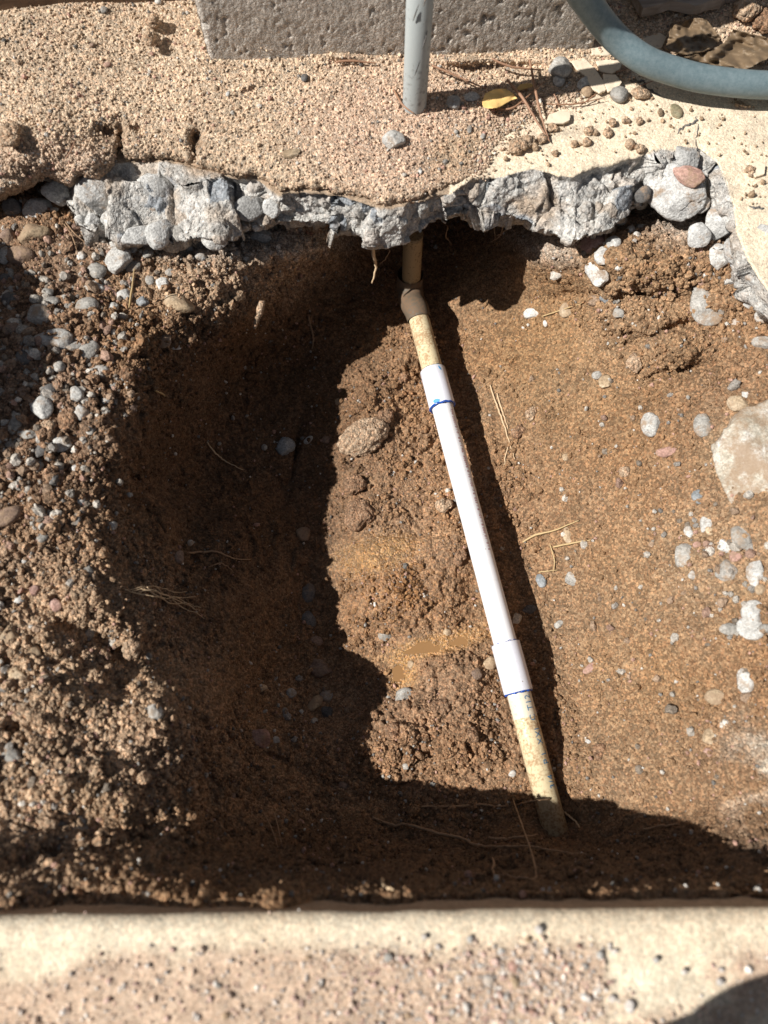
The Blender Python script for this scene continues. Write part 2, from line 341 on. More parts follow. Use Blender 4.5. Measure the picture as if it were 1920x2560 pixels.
# crumbliness mask
cr = np.full(shp, .55)
def setm(M, x, y, rx, ry, ang, v, p=3):
    b = blob(GX, GY, x, y, rx, ry, ang, p); return M*(1-b)+v*b
for a in [(430, 760, 330, 220, -20, 1.25), (200, 1050, 260, 260, 0, 1.1), (100, 1800, 420, 420, 0, 1.2), (1050, 1050, 190, 260, 0, .8), (1050, 1820, 260, 170, 0, 1.15), (1000, 1480, 130, 90, 0, .85),
          (1400, 900, 190, 240, 20, .15), (1450, 1150, 160, 150, 0, .36), (1560, 1450, 230, 260, 0, .28), (1600, 1900, 160, 190, 0, .25), (1640, 750, 210, 160, 0, 1.1), (1240, 700, 150, 90, 0, .15),
          (940, 1385, 110, 50, -8, .08), (1080, 1610, 150, 34, -14, .2), (1010, 1690, 40, 45, 0, .12), (850, 1730, 90, 90, 0, .2), (500, 1150, 150, 200, 20, .45), (520, 1650, 160, 200, 20, .5),
          (560, 900, 60, 200, 40, .5), (1880, 1200, 90, 190, -20, .15), (680, 1400, 60, 200, 20, .35), (1400, 1850, 60, 120, 0, .6), (1300, 1250, 60, 160, -12, .8), (1850, 1950, 100, 160, 0, .25)]:
    cr = setm(cr, *a)
crf = cr.ravel()
lump = fbm(pf, 22, 4, 3)
patch = np.clip(.8+.9*fbm(pf, 30, 3, 91), .25, 1.5)
pw_ = pf + .005*np.stack([vnoise(pf, 110, 5+k) for k in range(3)], 1)
c1 = .6*crumble(pw_, 62, 11)+.9*facet(pw_, 70, 12, .8, False)[0]
c2 = crumble(pf+.002*vnoise(pf, 300, 6)[:, None], 150, 21)
c3 = crumble(pf, 310, 31)
ridge = 1-np.abs(vnoise(pf, 55, 41)); crack = np.clip(ridge-.93, 0, 1)/.07
d = .006*lump*(.5+.7*crf) + crf*patch*(.0052*c1 + .0036*c2) + (.35+.65*crf)*.0017*c3 - .0022*crack*(crf < .6)*np.clip(fbm(pf, 20, 2, 77)*3, 0, 1) + .0016*fbm(pf, 160, 3, 8)
W1 = (pf + nf*d[:, None]).reshape(shp+(3,))
N1 = grid_normals(W1)
# colours
def mixc(Cc, m, c): return Cc*(1-m[..., None]) + np.array(c)*m[..., None]
col = np.ones(shp+(3,))*np.array((.255, .16, .092))
col = mixc(col, .9*blob(GX, GY, 1050, 1150, 210, 380, 0, 3), (.30, .187, .108))
col = mixc(col, .85*blob(GX, GY, 1400, 850, 260, 300, 20, 3), (.235, .15, .080))
col = mixc(col, .7*blob(GX, GY, 1620, 740, 230, 200, 0, 3), (.32, .215, .13))
col = mixc(col, .8*blob(GX, GY, 1560, 1650, 260, 420, 0, 3), (.265, .175, .102))
col = mixc(col, .9*blob(GX, GY, 1050, 1820, 280, 190, 0, 3), (.275, .175, .108))
col = mixc(col, .95*blob(GX, GY, 980, 1480, 150, 130, 0, 3), (.27, .148, .068))
mud = np.clip(blob(GX, GY, 930, 1385, 120, 48, -10, 4)+blob(GX, GY, 1090, 1612, 150, 28, -14, 4)+blob(GX, GY, 1010, 1690, 40, 42, 0, 4), 0, 1)
col = mixc(col, mud, (.36, .205, .08))
hollow_shade = np.clip(blob(GX, GY, 620, 1150, 330, 520, 12, 4), 0, 1)  # shade of the left hollow, darkened into the soil colour
col = mixc(col, .85*hollow_shade, (.105, .063, .037))
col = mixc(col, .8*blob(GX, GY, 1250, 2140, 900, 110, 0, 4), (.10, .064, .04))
dry = np.clip(blob(GX, GY, 60, 1800, 420, 480, 10, 4) + blob(GX, GY, 600, 660, 280, 120, -10, 4), 0, 1)  # dry dusty soil; sunlight on the upper rim is painted in too
col = mixc(col, .75*dry, (.42, .32, .23))
gryv = np.clip(blob(GX, GY, 560, 600, 340, 45, 0, 4)+blob(GX, GY, 1700, 520, 130, 80, 20, 3)+.8*blob(GX, GY, 1360, 610, 90, 45, 20, 3), 0, 1)
col = mixc(col, .85*gryv, (.44, .41, .37))
col = mixc(col, .6*blob(GX, GY, 60, 950, 230, 420, 0, 4), (.23, .165, .125))
col = mixc(col, .8*blob(GX, GY, 1895, 1930, 80, 150, 0, 3)*np.clip(F2(fbm(pf, 40, 4, 88))*2.5+.5, 0, 1), (.46, .41, .34))
col = mixc(col, .6*blob(GX, GY, 1810, 1400, 160, 160, 0, 3), (.32, .235, .155))
col = mixc(col, .5*blob(GX, GY, 1880, 1130, 120, 90, 0, 3), (.36, .29, .19))
cc = 1 + .16*F2(fbm(pf, 26, 4, 51)) + .05*F2(c2)
col *= cc[..., None]*np.array((1.02, .975, .92))
tn = F2(fbm(pf, 14, 3, 61)); col[..., 0] *= 1+.06*tn; col[..., 2] *= 1-.10*tn
wet = np.clip(.95*mud + .65*blob(GX, GY, 990, 1490, 150, 130, 0, 3) + .35*blob(GX, GY, 1050, 1250, 200, 250, 0, 3) + .12, 0, 1)
wet *= np.clip(1-dry, .1, 1)
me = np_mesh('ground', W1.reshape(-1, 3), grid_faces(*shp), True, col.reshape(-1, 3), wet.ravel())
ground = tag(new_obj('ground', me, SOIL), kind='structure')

def surf(px, py):
    j = int(np.clip(round((px-gx[0])/STEP), 0, len(gx)-1)); i = int(np.clip(round((py-gy[0])/STEP), 0, len(gy)-1))
    return Vector(W1[i, j].tolist()), Vector(N0[i, j].tolist())

# ------------------------------------------------------------------ concrete slab with its broken edge
LIP = """-420 370 410|0 375 420|110 385 440|180 415 560|300 405 600|420 405 612|520 430 600|640 450 578|700 488 552|760 480 560|830 486 575|880 497 582|930 512 590|970 520 600|1010 512 602|1045 505 580|1075 500 560|1130 476 548|1180 450 548|1260 437 545|1310 425 552|1340 424 575|1400 442 592|1440 437 605|1500 416 585|1550 405 560|1590 392 530|1630 374 505|1690 375 490|1745 369 480|1790 402 490|1820 455 540|1834 520 590|1840 580 620|1868 650 672|1900 700 728|1950 770 790|1990 850 870|2030 1050 1050|2050 1500 1500|2060 2260 2260"""
lp = np.array([[float(v) for v in t.split()] for t in LIP.split('|')])
seg = np.r_[0, np.cumsum(np.hypot(np.diff(lp[:, 0]), np.diff(lp[:, 1])))]
ns = 1100
s_ = np.linspace(0, seg[-1]*.62, ns-60); s_ = np.r_[s_, np.linspace(s_[-1]+5, seg[-1], 60)]
lx = np.interp(s_, seg, lp[:, 0]); ly = np.interp(s_, seg, lp[:, 1]); lyb = np.interp(s_, seg, lp[:, 2])
sh = np.interp(s_, seg, np.r_[[0]*31, np.linspace(-30, -50, len(lp)-31)])
jig = P(lx, ly, 0.0); jn = 5*fbm(np.c_[jig[:, :2]*1.0, jig[:, 2]], 70, 4, 5) * 1.6
jb = 9*fbm(np.c_[jig[:, :2], jig[:, 2]+3], 45, 4, 15)*1.6; top_s = P(lx, ly, 0.0); top_p = P(lx+jn*.6, ly+jn, 0.0); bz = -.034-.006*np.sin(s_/55)-.008*(lx > 850)*(lx < 1100); bot_s = P(lx+sh, lyb, bz); bot_p = P(lx+sh+jb*.4, lyb+jb, bz)
back = np.zeros_like(top_p); back[:, 2] = 0
tt = s_/seg[-1]; back[:, 0] = np.interp(tt, [0, .45, .62, .75, 1], [-.75, .3, .95, .95, .95]); back[:, 1] = np.interp(tt, [0, .45, .62, .75, 1], [1.15, 1.15, 1.15, .6, -.05])
rows = []; kind = []
T = np.r_[np.linspace(1, .45, 16)[:-1], np.linspace(.45, 0, 90)]
for t in T: rows.append(top_p*(1-t)+back*t); kind.append(0 if t > .012 else 0)
nt_top = len(T)
for t in np.linspace(0, 1, 46)[1:]:
    rows.append(top_s*(1-t)+bot_s*t + (top_p-top_s)*(1-t)**4 + (bot_p-bot_s)*t**3)
nface = 45
for t in np.linspace(0, 1, 14)[1:]:
    b = bot_p*(1-t*t*.6) + back*t*t*.6; b[:, 2] = bz*(1-min(1, t*2.5))-.085*min(1, t*2.5); rows.append(b)
S = np.stack(rows, 0); SN = grid_normals(S); sp = S.reshape(-1, 3); sn = SN.reshape(-1, 3)
row_i = np.repeat(np.arange(len(rows)), ns).reshape(len(rows), ns)
face_m = smooth(row_i, nt_top-2, nt_top+3)*(1-smooth(row_i, nt_top+nface+2, nt_top+nface+8)*.7)
fm = face_m.ravel()
q = sp + .004*np.stack([vnoise(sp, 60, k) for k in (1, 2, 3)], 1)
f1, e1 = facet(q, 17, 101, .7, True); f2, e2 = facet(q, 48, 121, .7, False); f3, _ = facet(q, 150, 141, .7, False)
wa_, _, ca_, _ = worley(q, 42, 301); ha_ = _h(ca_[:, 0], ca_[:, 1], ca_[:, 2], 9); isag = ha_ > .62
agg = np.where(isag, .0075*np.sqrt(np.clip(1-(wa_/.42)**2, 0, 1)), 0)
cn1 = np.clip(1-e1/.10, 0, 1); cn2 = np.clip(1-e2/.12, 0, 1)
outw = sn.copy()
dd = fm*(.014*f1+.0040*f2+.0008*f3 + .003*fbm(sp, 60, 4, 9)+.0010*fbm(sp, 260, 3, 19) - .003*cn1 - .0008*cn2 - .003 + agg)
topm = (row_i.ravel() < nt_top)
dtop = .0012*fbm(sp, 25, 4, 33)+.0005*fbm(sp, 220, 3, 34)
pxs = np.broadcast_to(lx, row_i.shape).ravel()
sp2 = sp + outw*dd[:, None]; sp2[:, 2] += np.where(topm, dtop*(1-fm), 0)
sp2[:, 2] = np.minimum(sp2[:, 2], np.where(topm, .01, .0015))
conc = np.array((.47, .452, .42)); cream = np.array((.70, .59, .44))
scol = np.where(topm[:, None], cream, conc)
fn = fbm(sp, 45, 4, 71); 
scol = scol*(1+.14*np.where(topm, .5, 1.0)*fn)[:, None]
agm = (isag & (wa_ < .42) & ~topm); scol[agm] = scol[agm]*(np.array((.72, .72, .72))+.5*(ha_[agm]-.62)[:, None]*np.array((1.3, 1.0, .8)))
cid = worley(q, 48, 121)[2]; hv = _h(cid[:, 0], cid[:, 1], cid[:, 2], 5)
scol = np.where((~topm & (hv > .94))[:, None], np.array((.27, .285, .30)), scol)
scol = np.where((~topm & (hv < .04))[:, None], np.array((.42, .36, .30)), scol)
# soil dust on the left part of the break and on ledges; worn patches on the top
pxs = np.broadcast_to(lx, row_i.shape).ravel()
dst = np.clip(fbm(sp, 35, 4, 81)*2.2-.12 + .35*(pxs < 700), 0, 1)*~topm
scol = scol*(1-dst[:, None]*.8)+np.array((.36, .27, .19))*dst[:, None]*.8
lft = (topm & (pxs < 1120)); scol[lft] = np.array((.36, .27, .19))
wp = np.clip(fbm(sp, 30, 4, 83)*3-.9, 0, 1)*topm
scol = scol*(1-wp[:, None]*.5)+np.array((.52, .43, .33))*wp[:, None]*.5
me = np_mesh('concrete_slab', sp2, grid_faces(len(rows), ns, flip=False), True, scol, np.zeros(len(sp2)))
topf = np.repeat(np.arange(len(rows)-1) < nt_top-1, ns-1)
me.materials.append(CONC); slab = new_obj('pavement', me)
me.materials.append(CREAM)
me.polygons.foreach_set('material_index', topf.astype(np.int32)); me.update()
tag(slab, kind='structure')

# ------------------------------------------------------------------ sand lying on the slab
DP = [(-420,-120,.06),(-420,250,.05),(-420,500,.0),(0,-100,.06),(200,-100,.06),(0,60,.052),(0,200,.042),(0,330,.032),(0,430,.018),(0,540,-.03),(100,330,.034),(100,410,.018),(100,500,-.02),(200,200,.035),(200,340,.026),(200,430,.010),(300,60,.038),(400,-100,.045),(400,100,.032),(400,250,.022),(400,380,.012),(500,180,.026),(600,150,.022),(600,0,.03),
 (600,300,.016),(600,430,.011),(700,150,.02),(800,250,.014),(800,450,.010),(800,150,.018),(800,0,.025),(950,350,.010),(950,490,.008),(1000,150,.014),(1050,250,.010),(1050,450,.008),(1050,0,.02),(1120,400,.004),(1150,300,.006),(1150,200,.008),(1180,420,.001),(1220,330,.001),(1230,420,-.006),(1240,250,.004),(1280,300,-.001),(1300,360,-.008),
 (1300,200,.004),(1350,150,.008),(1380,270,-.003),(1400,330,-.010),(1420,200,.002),(1450,150,.004),(1500,260,-.008),(1480,215,-.002),(1550,170,-.001),(1560,230,-.008),(1620,110,.002),(1640,200,-.008),(1750,60,.006),(1750,150,-.004),(1900,30,.012),(1900,150,-.004),(1990,100,.0),(1990,260,-.012),(1700,350,-.015),(1990,500,-.015),(1500,450,-.015),(1200,560,-.01),(900,580,-.01),(600,560,-.01),(300,560,-.03),(1300,0,.015),(1500,0,.012),(1750,-80,.02),(1990,-100,.02)]
DP = np.array(DP, float)
SX = np.arange(-420, 1991, 3.0); SY = np.arange(-100, 541, 3.0)
cx2 = np.arange(-420, 2003, 12.0); cy2 = np.arange(-100, 553, 12.0); A, B = np.meshgrid(cx2, cy2)
ZS = upsample(cx2, cy2, rbf_eval(DP, rbf_fit(DP), A, B), SX, SY)
GX2, GY2 = np.meshgrid(SX, SY)
fx = [-420, -100, 0, 60, 120, 175, 200, 245, 285, 300, 312, 420, 500, 590, 650, 700, 760, 830, 900, 960, 1000, 1050, 1100, 1170, 1260, 1500, 1990]
fy = [520, 515, 500, 475, 440, 462, 440, 450, 415, 350, 398, 400, 420, 442, 450, 488, 480, 486, 500, 524, 514, 500, 486, 458, 440, 420, 420]
front = np.interp(SX, fx, fy); fp = P(SX, front, 0.0)
front = front + 9*fbm(fp, 60, 4, 15)
dist = front[None, :]-GY2
ZS = ZS - .016*np.clip(1-dist/22, 0, 1)**2 
for x, y, rx, ry, ang, dz in [(270, 330, 26, 16, 20, -.014), (300, 360, 10, 40, 0, -.016), (345, 325, 20, 8, 30, -.008), (490, 345, 14, 20, 20, -.014), (485, 385, 7, 20, 0, -.012), (120, 350, 60, 40, 0, .006), (30, 330, 26, 30, 0, .014), (225, 400, 40, 30, 0, .008),
                        (380, 60, 14, 10, 0, .010), (375, 95, 12, 16, 0, .010), (60, 400, 40, 30, 0, .006), (660, 118, 90, 10, 3, .012), (850, 140, 60, 10, 3, .008), (1170, 150, 60, 8, 0, .01), (1160, 175, 70, 12, 0, -.006), (1300, 165, 90, 8, 0, -.006), (620, 215, 40, 8, -20, .004)]:
    ZS += dz*blob(GX2, GY2, x, y, rx, ry, ang)
Q0 = P(GX2, GY2, ZS); QN = grid_normals(Q0); qf = Q0.reshape(-1, 3); qn = QN.reshape(-1, 3)
edge = (np.clip(1-dist/60, 0, 1)+blob(GX2, GY2, 100, 420, 260, 130, 0, 4)*.8).ravel()
ds = .0020*fbm(qf, 30, 4, 25) + .0010*crumble(qf, 300, 26) + np.clip(edge, 0, 1)*(.004*crumble(qf, 90, 27)+.002*crumble(qf, 180, 28)) + .0008*fbm(qf, 300, 2, 29)
Q1 = (qf+qn*ds[:, None]).reshape(Q0.shape)
mask = (dist > -2)
scl = np.ones(GX2.shape+(3,))*np.array((.53, .405, .285))
scl = mixc(scl, .8*blob(GX2, GY2, 1000, 330, 260, 180, 0, 4), (.52, .375, .275))
scl = mixc(scl, .8*blob(GX2, GY2, 1150, 380, 90, 60, -20, 4), (.40, .29, .19))
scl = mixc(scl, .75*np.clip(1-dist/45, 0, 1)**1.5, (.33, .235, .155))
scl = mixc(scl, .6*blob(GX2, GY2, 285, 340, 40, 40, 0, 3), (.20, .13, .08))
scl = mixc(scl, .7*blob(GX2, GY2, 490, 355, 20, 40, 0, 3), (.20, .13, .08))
scl = mixc(scl, .5*blob(GX2, GY2, 130, 420, 230, 70, 0, 4), (.40, .29, .22))
scl *= (1+.12*fbm(qf, 22, 4, 35).reshape(GX2.shape))[..., None]
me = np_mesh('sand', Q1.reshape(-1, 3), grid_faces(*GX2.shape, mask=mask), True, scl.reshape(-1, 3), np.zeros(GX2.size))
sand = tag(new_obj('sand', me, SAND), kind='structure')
def surf_s(px, py):
    j = int(np.clip(round((px-SX[0])/3), 0, len(SX)-1)); i = int(np.clip(round((py-SY[0])/3), 0, len(SY)-1))
    v = Q1[i, j].copy()
    if v[2] < .001 or not mask[i, j]: v = P(px, py, .001)
    return Vector(v.tolist()), Vector((0, 0, 1))

# far ground round the dig
def ring():
    xi = (-.5, .9); yi = (-.45, 1.12); o = 25; z = -.03
    bm = bmesh.new()
    def qd(x0, y0, x1, y1):
        bm.faces.new([bm.verts.new(p) for p in ((x0, y0, z), (x1, y0, z), (x1, y1, z), (x0, y1, z))])
    qd(-o, -o, xi[0], o); qd(xi[1], -o, o, o); qd(xi[0], yi[1], xi[1], o); qd(xi[0], -o, xi[1], yi[0])
    me = bpy.data.meshes.new('yard'); bm.to_mesh(me); bm.free(); return me
yard = tag(new_obj('ground_beyond', ring(), grain_mat('yard_soil', 300, attr=False, color=(.40, .29, .2))), kind='structure')

# ------------------------------------------------------------------ scattered crumbs and gravel
def ico(sub):
    bm = bmesh.new(); bmesh.ops.create_icosphere(bm, subdivisions=sub, radius=1)
    v = np.array([x.co[:] for x in bm.verts]); f = np.array([[y.index for y in x.verts] for x in bm.faces]); bm.free(); return v, f
ICO = {k: ico(k) for k in (1, 2, 3, 4, 5)}
def rand_rot(n):
    q = rng.normal(size=(n, 4)); q /= np.linalg.norm(q, axis=1)[:, None]; a, b, c, d = q.T
    return np.stack([np.stack([1-2*(c*c+d*d), 2*(b*c-a*d), 2*(b*d+a*c)], 1), np.stack([2*(b*c+a*d), 1-2*(b*b+d*d), 2*(c*d-a*b)], 1), np.stack([2*(b*d-a*c), 2*(c*d+a*b), 1-2*(b*b+c*c)], 1)], 1)
def crumbs(name, pos, nrm, size, cols, sub=1, rough=.22, smooth_=False, label=None, cat=None, sink=.15, mat=None, flat=.75, wetv=0.0):
    v, f = ICO[sub]; n = len(pos); nv = len(v)
    Rm = rand_rot(n)
    sc = size[:, None]*np.stack([rng.uniform(.8, 1.25, n), rng.uniform(.75, 1.1, n), rng.uniform(.55, .95, n)], 1)
    vv = v[None]*(1+rng.uniform(-rough, rough, (n, nv, 1)))
    vv = np.einsum('nij,nvj->nvi', Rm, vv*sc[:, None, :])
    vv = vv + (pos + nrm*(size*(1-2*sink)*.6)[:, None])[:, None, :]
    ff = f[None]+(np.arange(n)*nv)[:, None, None]
    cl = np.repeat(cols, nv, 0)
    me = np_mesh(name, vv.reshape(-1, 3), ff.reshape(-1, 3), smooth_, cl, np.full(n*nv, wetv))
    o = new_obj(name, me, mat or CRUMB); tag(o, label, cat, kind='stuff'); return o
def pick(wgt, n):
    c = np.cumsum(wgt.ravel().astype(np.float64)); return np.searchsorted(c, rng.random(n)*c[-1])
def pebble_cols(n, base):
    c = base*rng.uniform(.72, 1.35, (n, 1))
    u = rng.random(n)
    c[u < .04] = np.array((.50, .47, .42))*rng.uniform(.7, 1.2, ((u < .04).sum(), 1))
    m = (u > .07) & (u < .12); c[m] = np.array((.42, .26, .2))*rng.uniform(.8, 1.15, (m.sum(), 1))
    m = (u > .12) & (u < .16); c[m] = np.array((.22, .205, .185))*rng.uniform(.7, 1.2, (m.sum(), 1))
    return c
inview = ((GX > -150) & (GX < 2070) & (GY > 400)).astype(float)
scr = np.clip(F2(fbm(pf, 34, 3, 95))*2.2+.75, .05, 2)
wA = inview*np.clip(cr, .05, 1.3)**1.7*(1-mud)*scr
i = pick(wA + inview*.05*(1-mud), 42000); sz = np.exp(rng.normal(math.log(.0013), .42, len(i))); sz = np.clip(sz, .0006, .004)
crumbs('soil_crumbs', W1.reshape(-1, 3)[i], N1.reshape(-1, 3)[i], sz, pebble_cols(len(i), col.reshape(-1, 3)[i]), 1,
       label='small loose soil crumbs and grit covering the sides and floor of the dug hole', cat='soil crumbs')
wB = inview*np.clip(cr-.5, 0, 1)*(1-mud)*scr**1.5
i = pick(wB, 5200); sz = np.clip(np.exp(rng.normal(math.log(.0031), .35, len(i))), .0018, .0075)
cB = np.clip(col.reshape(-1, 3)[i]*rng.uniform(.85, 1.25, (len(i), 1)), 0, 1)
crumbs('soil_clumps', W1.reshape(-1, 3)[i], N1.reshape(-1, 3)[i], sz, cB, 2, .30, False, sink=.45,
       label='small granular lumps of brown earth clinging to the banks of the hole', cat='soil clumps', mat=SOIL)
# gravel on left bank and right bank
wG = inview*(blob(GX, GY, 90, 950, 210, 420, 8, 4)*1.0 + .5*blob(GX, GY, 260, 650, 120, 130, 0, 4) + .35*blob(GX, GY, 1800, 1400, 160, 180, 0, 3) + .25*blob(GX, GY, 740, 1750, 110, 120, 0, 3)+.3*blob(GX, GY, 500, 560, 380, 40, 0, 4)+.06*blob(GX, GY, 1650, 1300, 300, 700, 0, 4)+.3*blob(GX, GY, 1560, 590, 100, 40, -20, 4)+.15*blob(GX, GY, 100, 1800, 300, 300, 0, 4))
i = pick(wG, 850); sz = np.clip(np.exp(rng.normal(math.log(.0032), .38, len(i))), .0014, .0075)
gb = np.array([(.30, .29, .28), (.42, .41, .39), (.21, .185, .16), (.33, .25, .19), (.5, .49, .47), (.33, .23, .19)])[rng.integers(0, 6, len(i))]*rng.uniform(.75, 1.15, (len(i), 1))
crumbs('gravel', W1.reshape(-1, 3)[i], N1.reshape(-1, 3)[i], sz, gb*np.array((1, .94, .86)), 2, .22, False, sink=.3,
       label='loose fine grey and tan gravel strewn over the left bank beside the larger stones', cat='gravel')
# grains on the sand
inv2 = ((GX2 > -60) & (GX2 < 1990) & mask & (Q1[..., 2] > .001)).astype(float)
i = pick(inv2*(.5+.8*blob(GX2, GY2, 120, 400, 260, 130, 0, 4)+.7*blob(GX2, GY2, 1200, 220, 200, 120, 0, 4)), 16000)
sz = np.clip(np.exp(rng.normal(math.log(.00105), .38, len(i))), .0005, .0034)
crumbs('sand_grains', Q1.reshape(-1, 3)[i], QN.reshape(-1, 3)[i], sz, pebble_cols(len(i), scl.reshape(-1, 3)[i]*1.08), 1,
       label='coarse loose grains lying on the tan sand at the top of the picture', cat='sand grains')
# crumbs on the cream slab
n = 420; pxr = rng.uniform(1230, 1990, n); pyr = rng.uniform(180, 520, n)
lipy = np.interp(pxr, lp[:, 0][:31], lp[:, 1][:31]); ok = (pyr < lipy-12) | (pxr > 1850); pxr, pyr = pxr[ok], pyr[ok]
sz = np.clip(np.exp(rng.normal(math.log(.0012), .5, len(pxr))), .0005, .0045)
crumbs('slab_crumbs', P(pxr, pyr, .0012), np.tile((0, 0, 1.0), (len(pxr), 1)), sz, np.array((.36, .26, .17))*rng.uniform(.7, 1.4, (len(pxr), 1)), 1, sink=.2,
       label='scattered brown soil crumbs on the cream painted slab top', cat='soil crumbs')

wE = np.exp(-((ZS+.0015)/.0022)**2)*mask*(GX2 > 1090)*(GX2 < 1990)*(dist > 16)*(GY2 > 120)
i = pick(wE, 3600); pe = P(GX2.ravel()[i]+rng.normal(0, 9, len(i)), GY2.ravel()[i]+rng.normal(0, 9, len(i)), .0008)
sz = np.clip(np.exp(rng.normal(math.log(.0010), .42, len(i))), .0005, .0030)
crumbs('sand_fringe', pe, np.tile((0, 0, 1.0), (len(i), 1)), sz, pebble_cols(len(i), np.tile((.48, .36, .26), (len(i), 1))), 1, sink=.2,
       label='thin fringe of sand grains where the sand thins out over the cream slab', cat='sand grains')

# ------------------------------------------------------------------ stones, chunks and clods
def stone_mesh(name, wx, wy, wz, shape, seed, mat, sub=4):
    r = np.random.default_rng(seed); v, f = ICO[sub]
    if shape == 'egg': npl, lo, k, na = 9, .76, 14, .06
    elif shape == 'chunk': npl, lo, k, na = 12, .60, 60, .035
    elif shape == 'flat': npl, lo, k, na = 11, .64, 40, .04
    elif shape == 'clod': npl, lo, k, na = 7, .78, 9, .10
    else: npl, lo, k, na = 11, .66, 34, .05
    nn = r.normal(size=(npl, 3)); nn /= np.linalg.norm(nn, axis=1)[:, None]; dd = r.uniform(lo, 1, npl)
    dt = np.clip(v@nn.T, .02, None); rad = np.exp(-k*(dd/dt)).sum(1); rad += math.exp(-k*1.0); rad = -np.log(rad)/k
    rad = np.clip(rad, .4, 1.05)
    off = r.uniform(0, 90, 3)
    p = v*rad[:, None]
    p = p*(1+na*fbm(v+off, 2.2, 4, 3)+.03*fbm(v+off, 8, 3, 5))[:, None]
    if shape in ('chunk', 'flat'): p *= (1+.045*facet(v+off, 2.2, 7, .6)[0])[:, None]
    p = p*np.array((wx, wy, wz))*.5/.93
    if shape == 'clod':
        g = crumble(p+off, 190, 3)*.0022+crumble(p+off, 95, 4)*.0026; p = p+v*g[:, None]
    me = np_mesh(name, p, f, True); me.materials.append(mat); return me
KIND = {'gray': 'stone', 'dark': 'stone', 'white': 'stone', 'blue': 'stone', 'tan': 'stone', 'pink': 'stone', 'brown': 'stone', 'conc': 'concrete_chunk', 'clod': 'soil_clod', 'clodd': 'soil_clod'}
SM_ = None
CATS = {'stone': 'stone', 'concrete_chunk': 'concrete chunk', 'soil_clod': 'clod'}
cnt = [0]
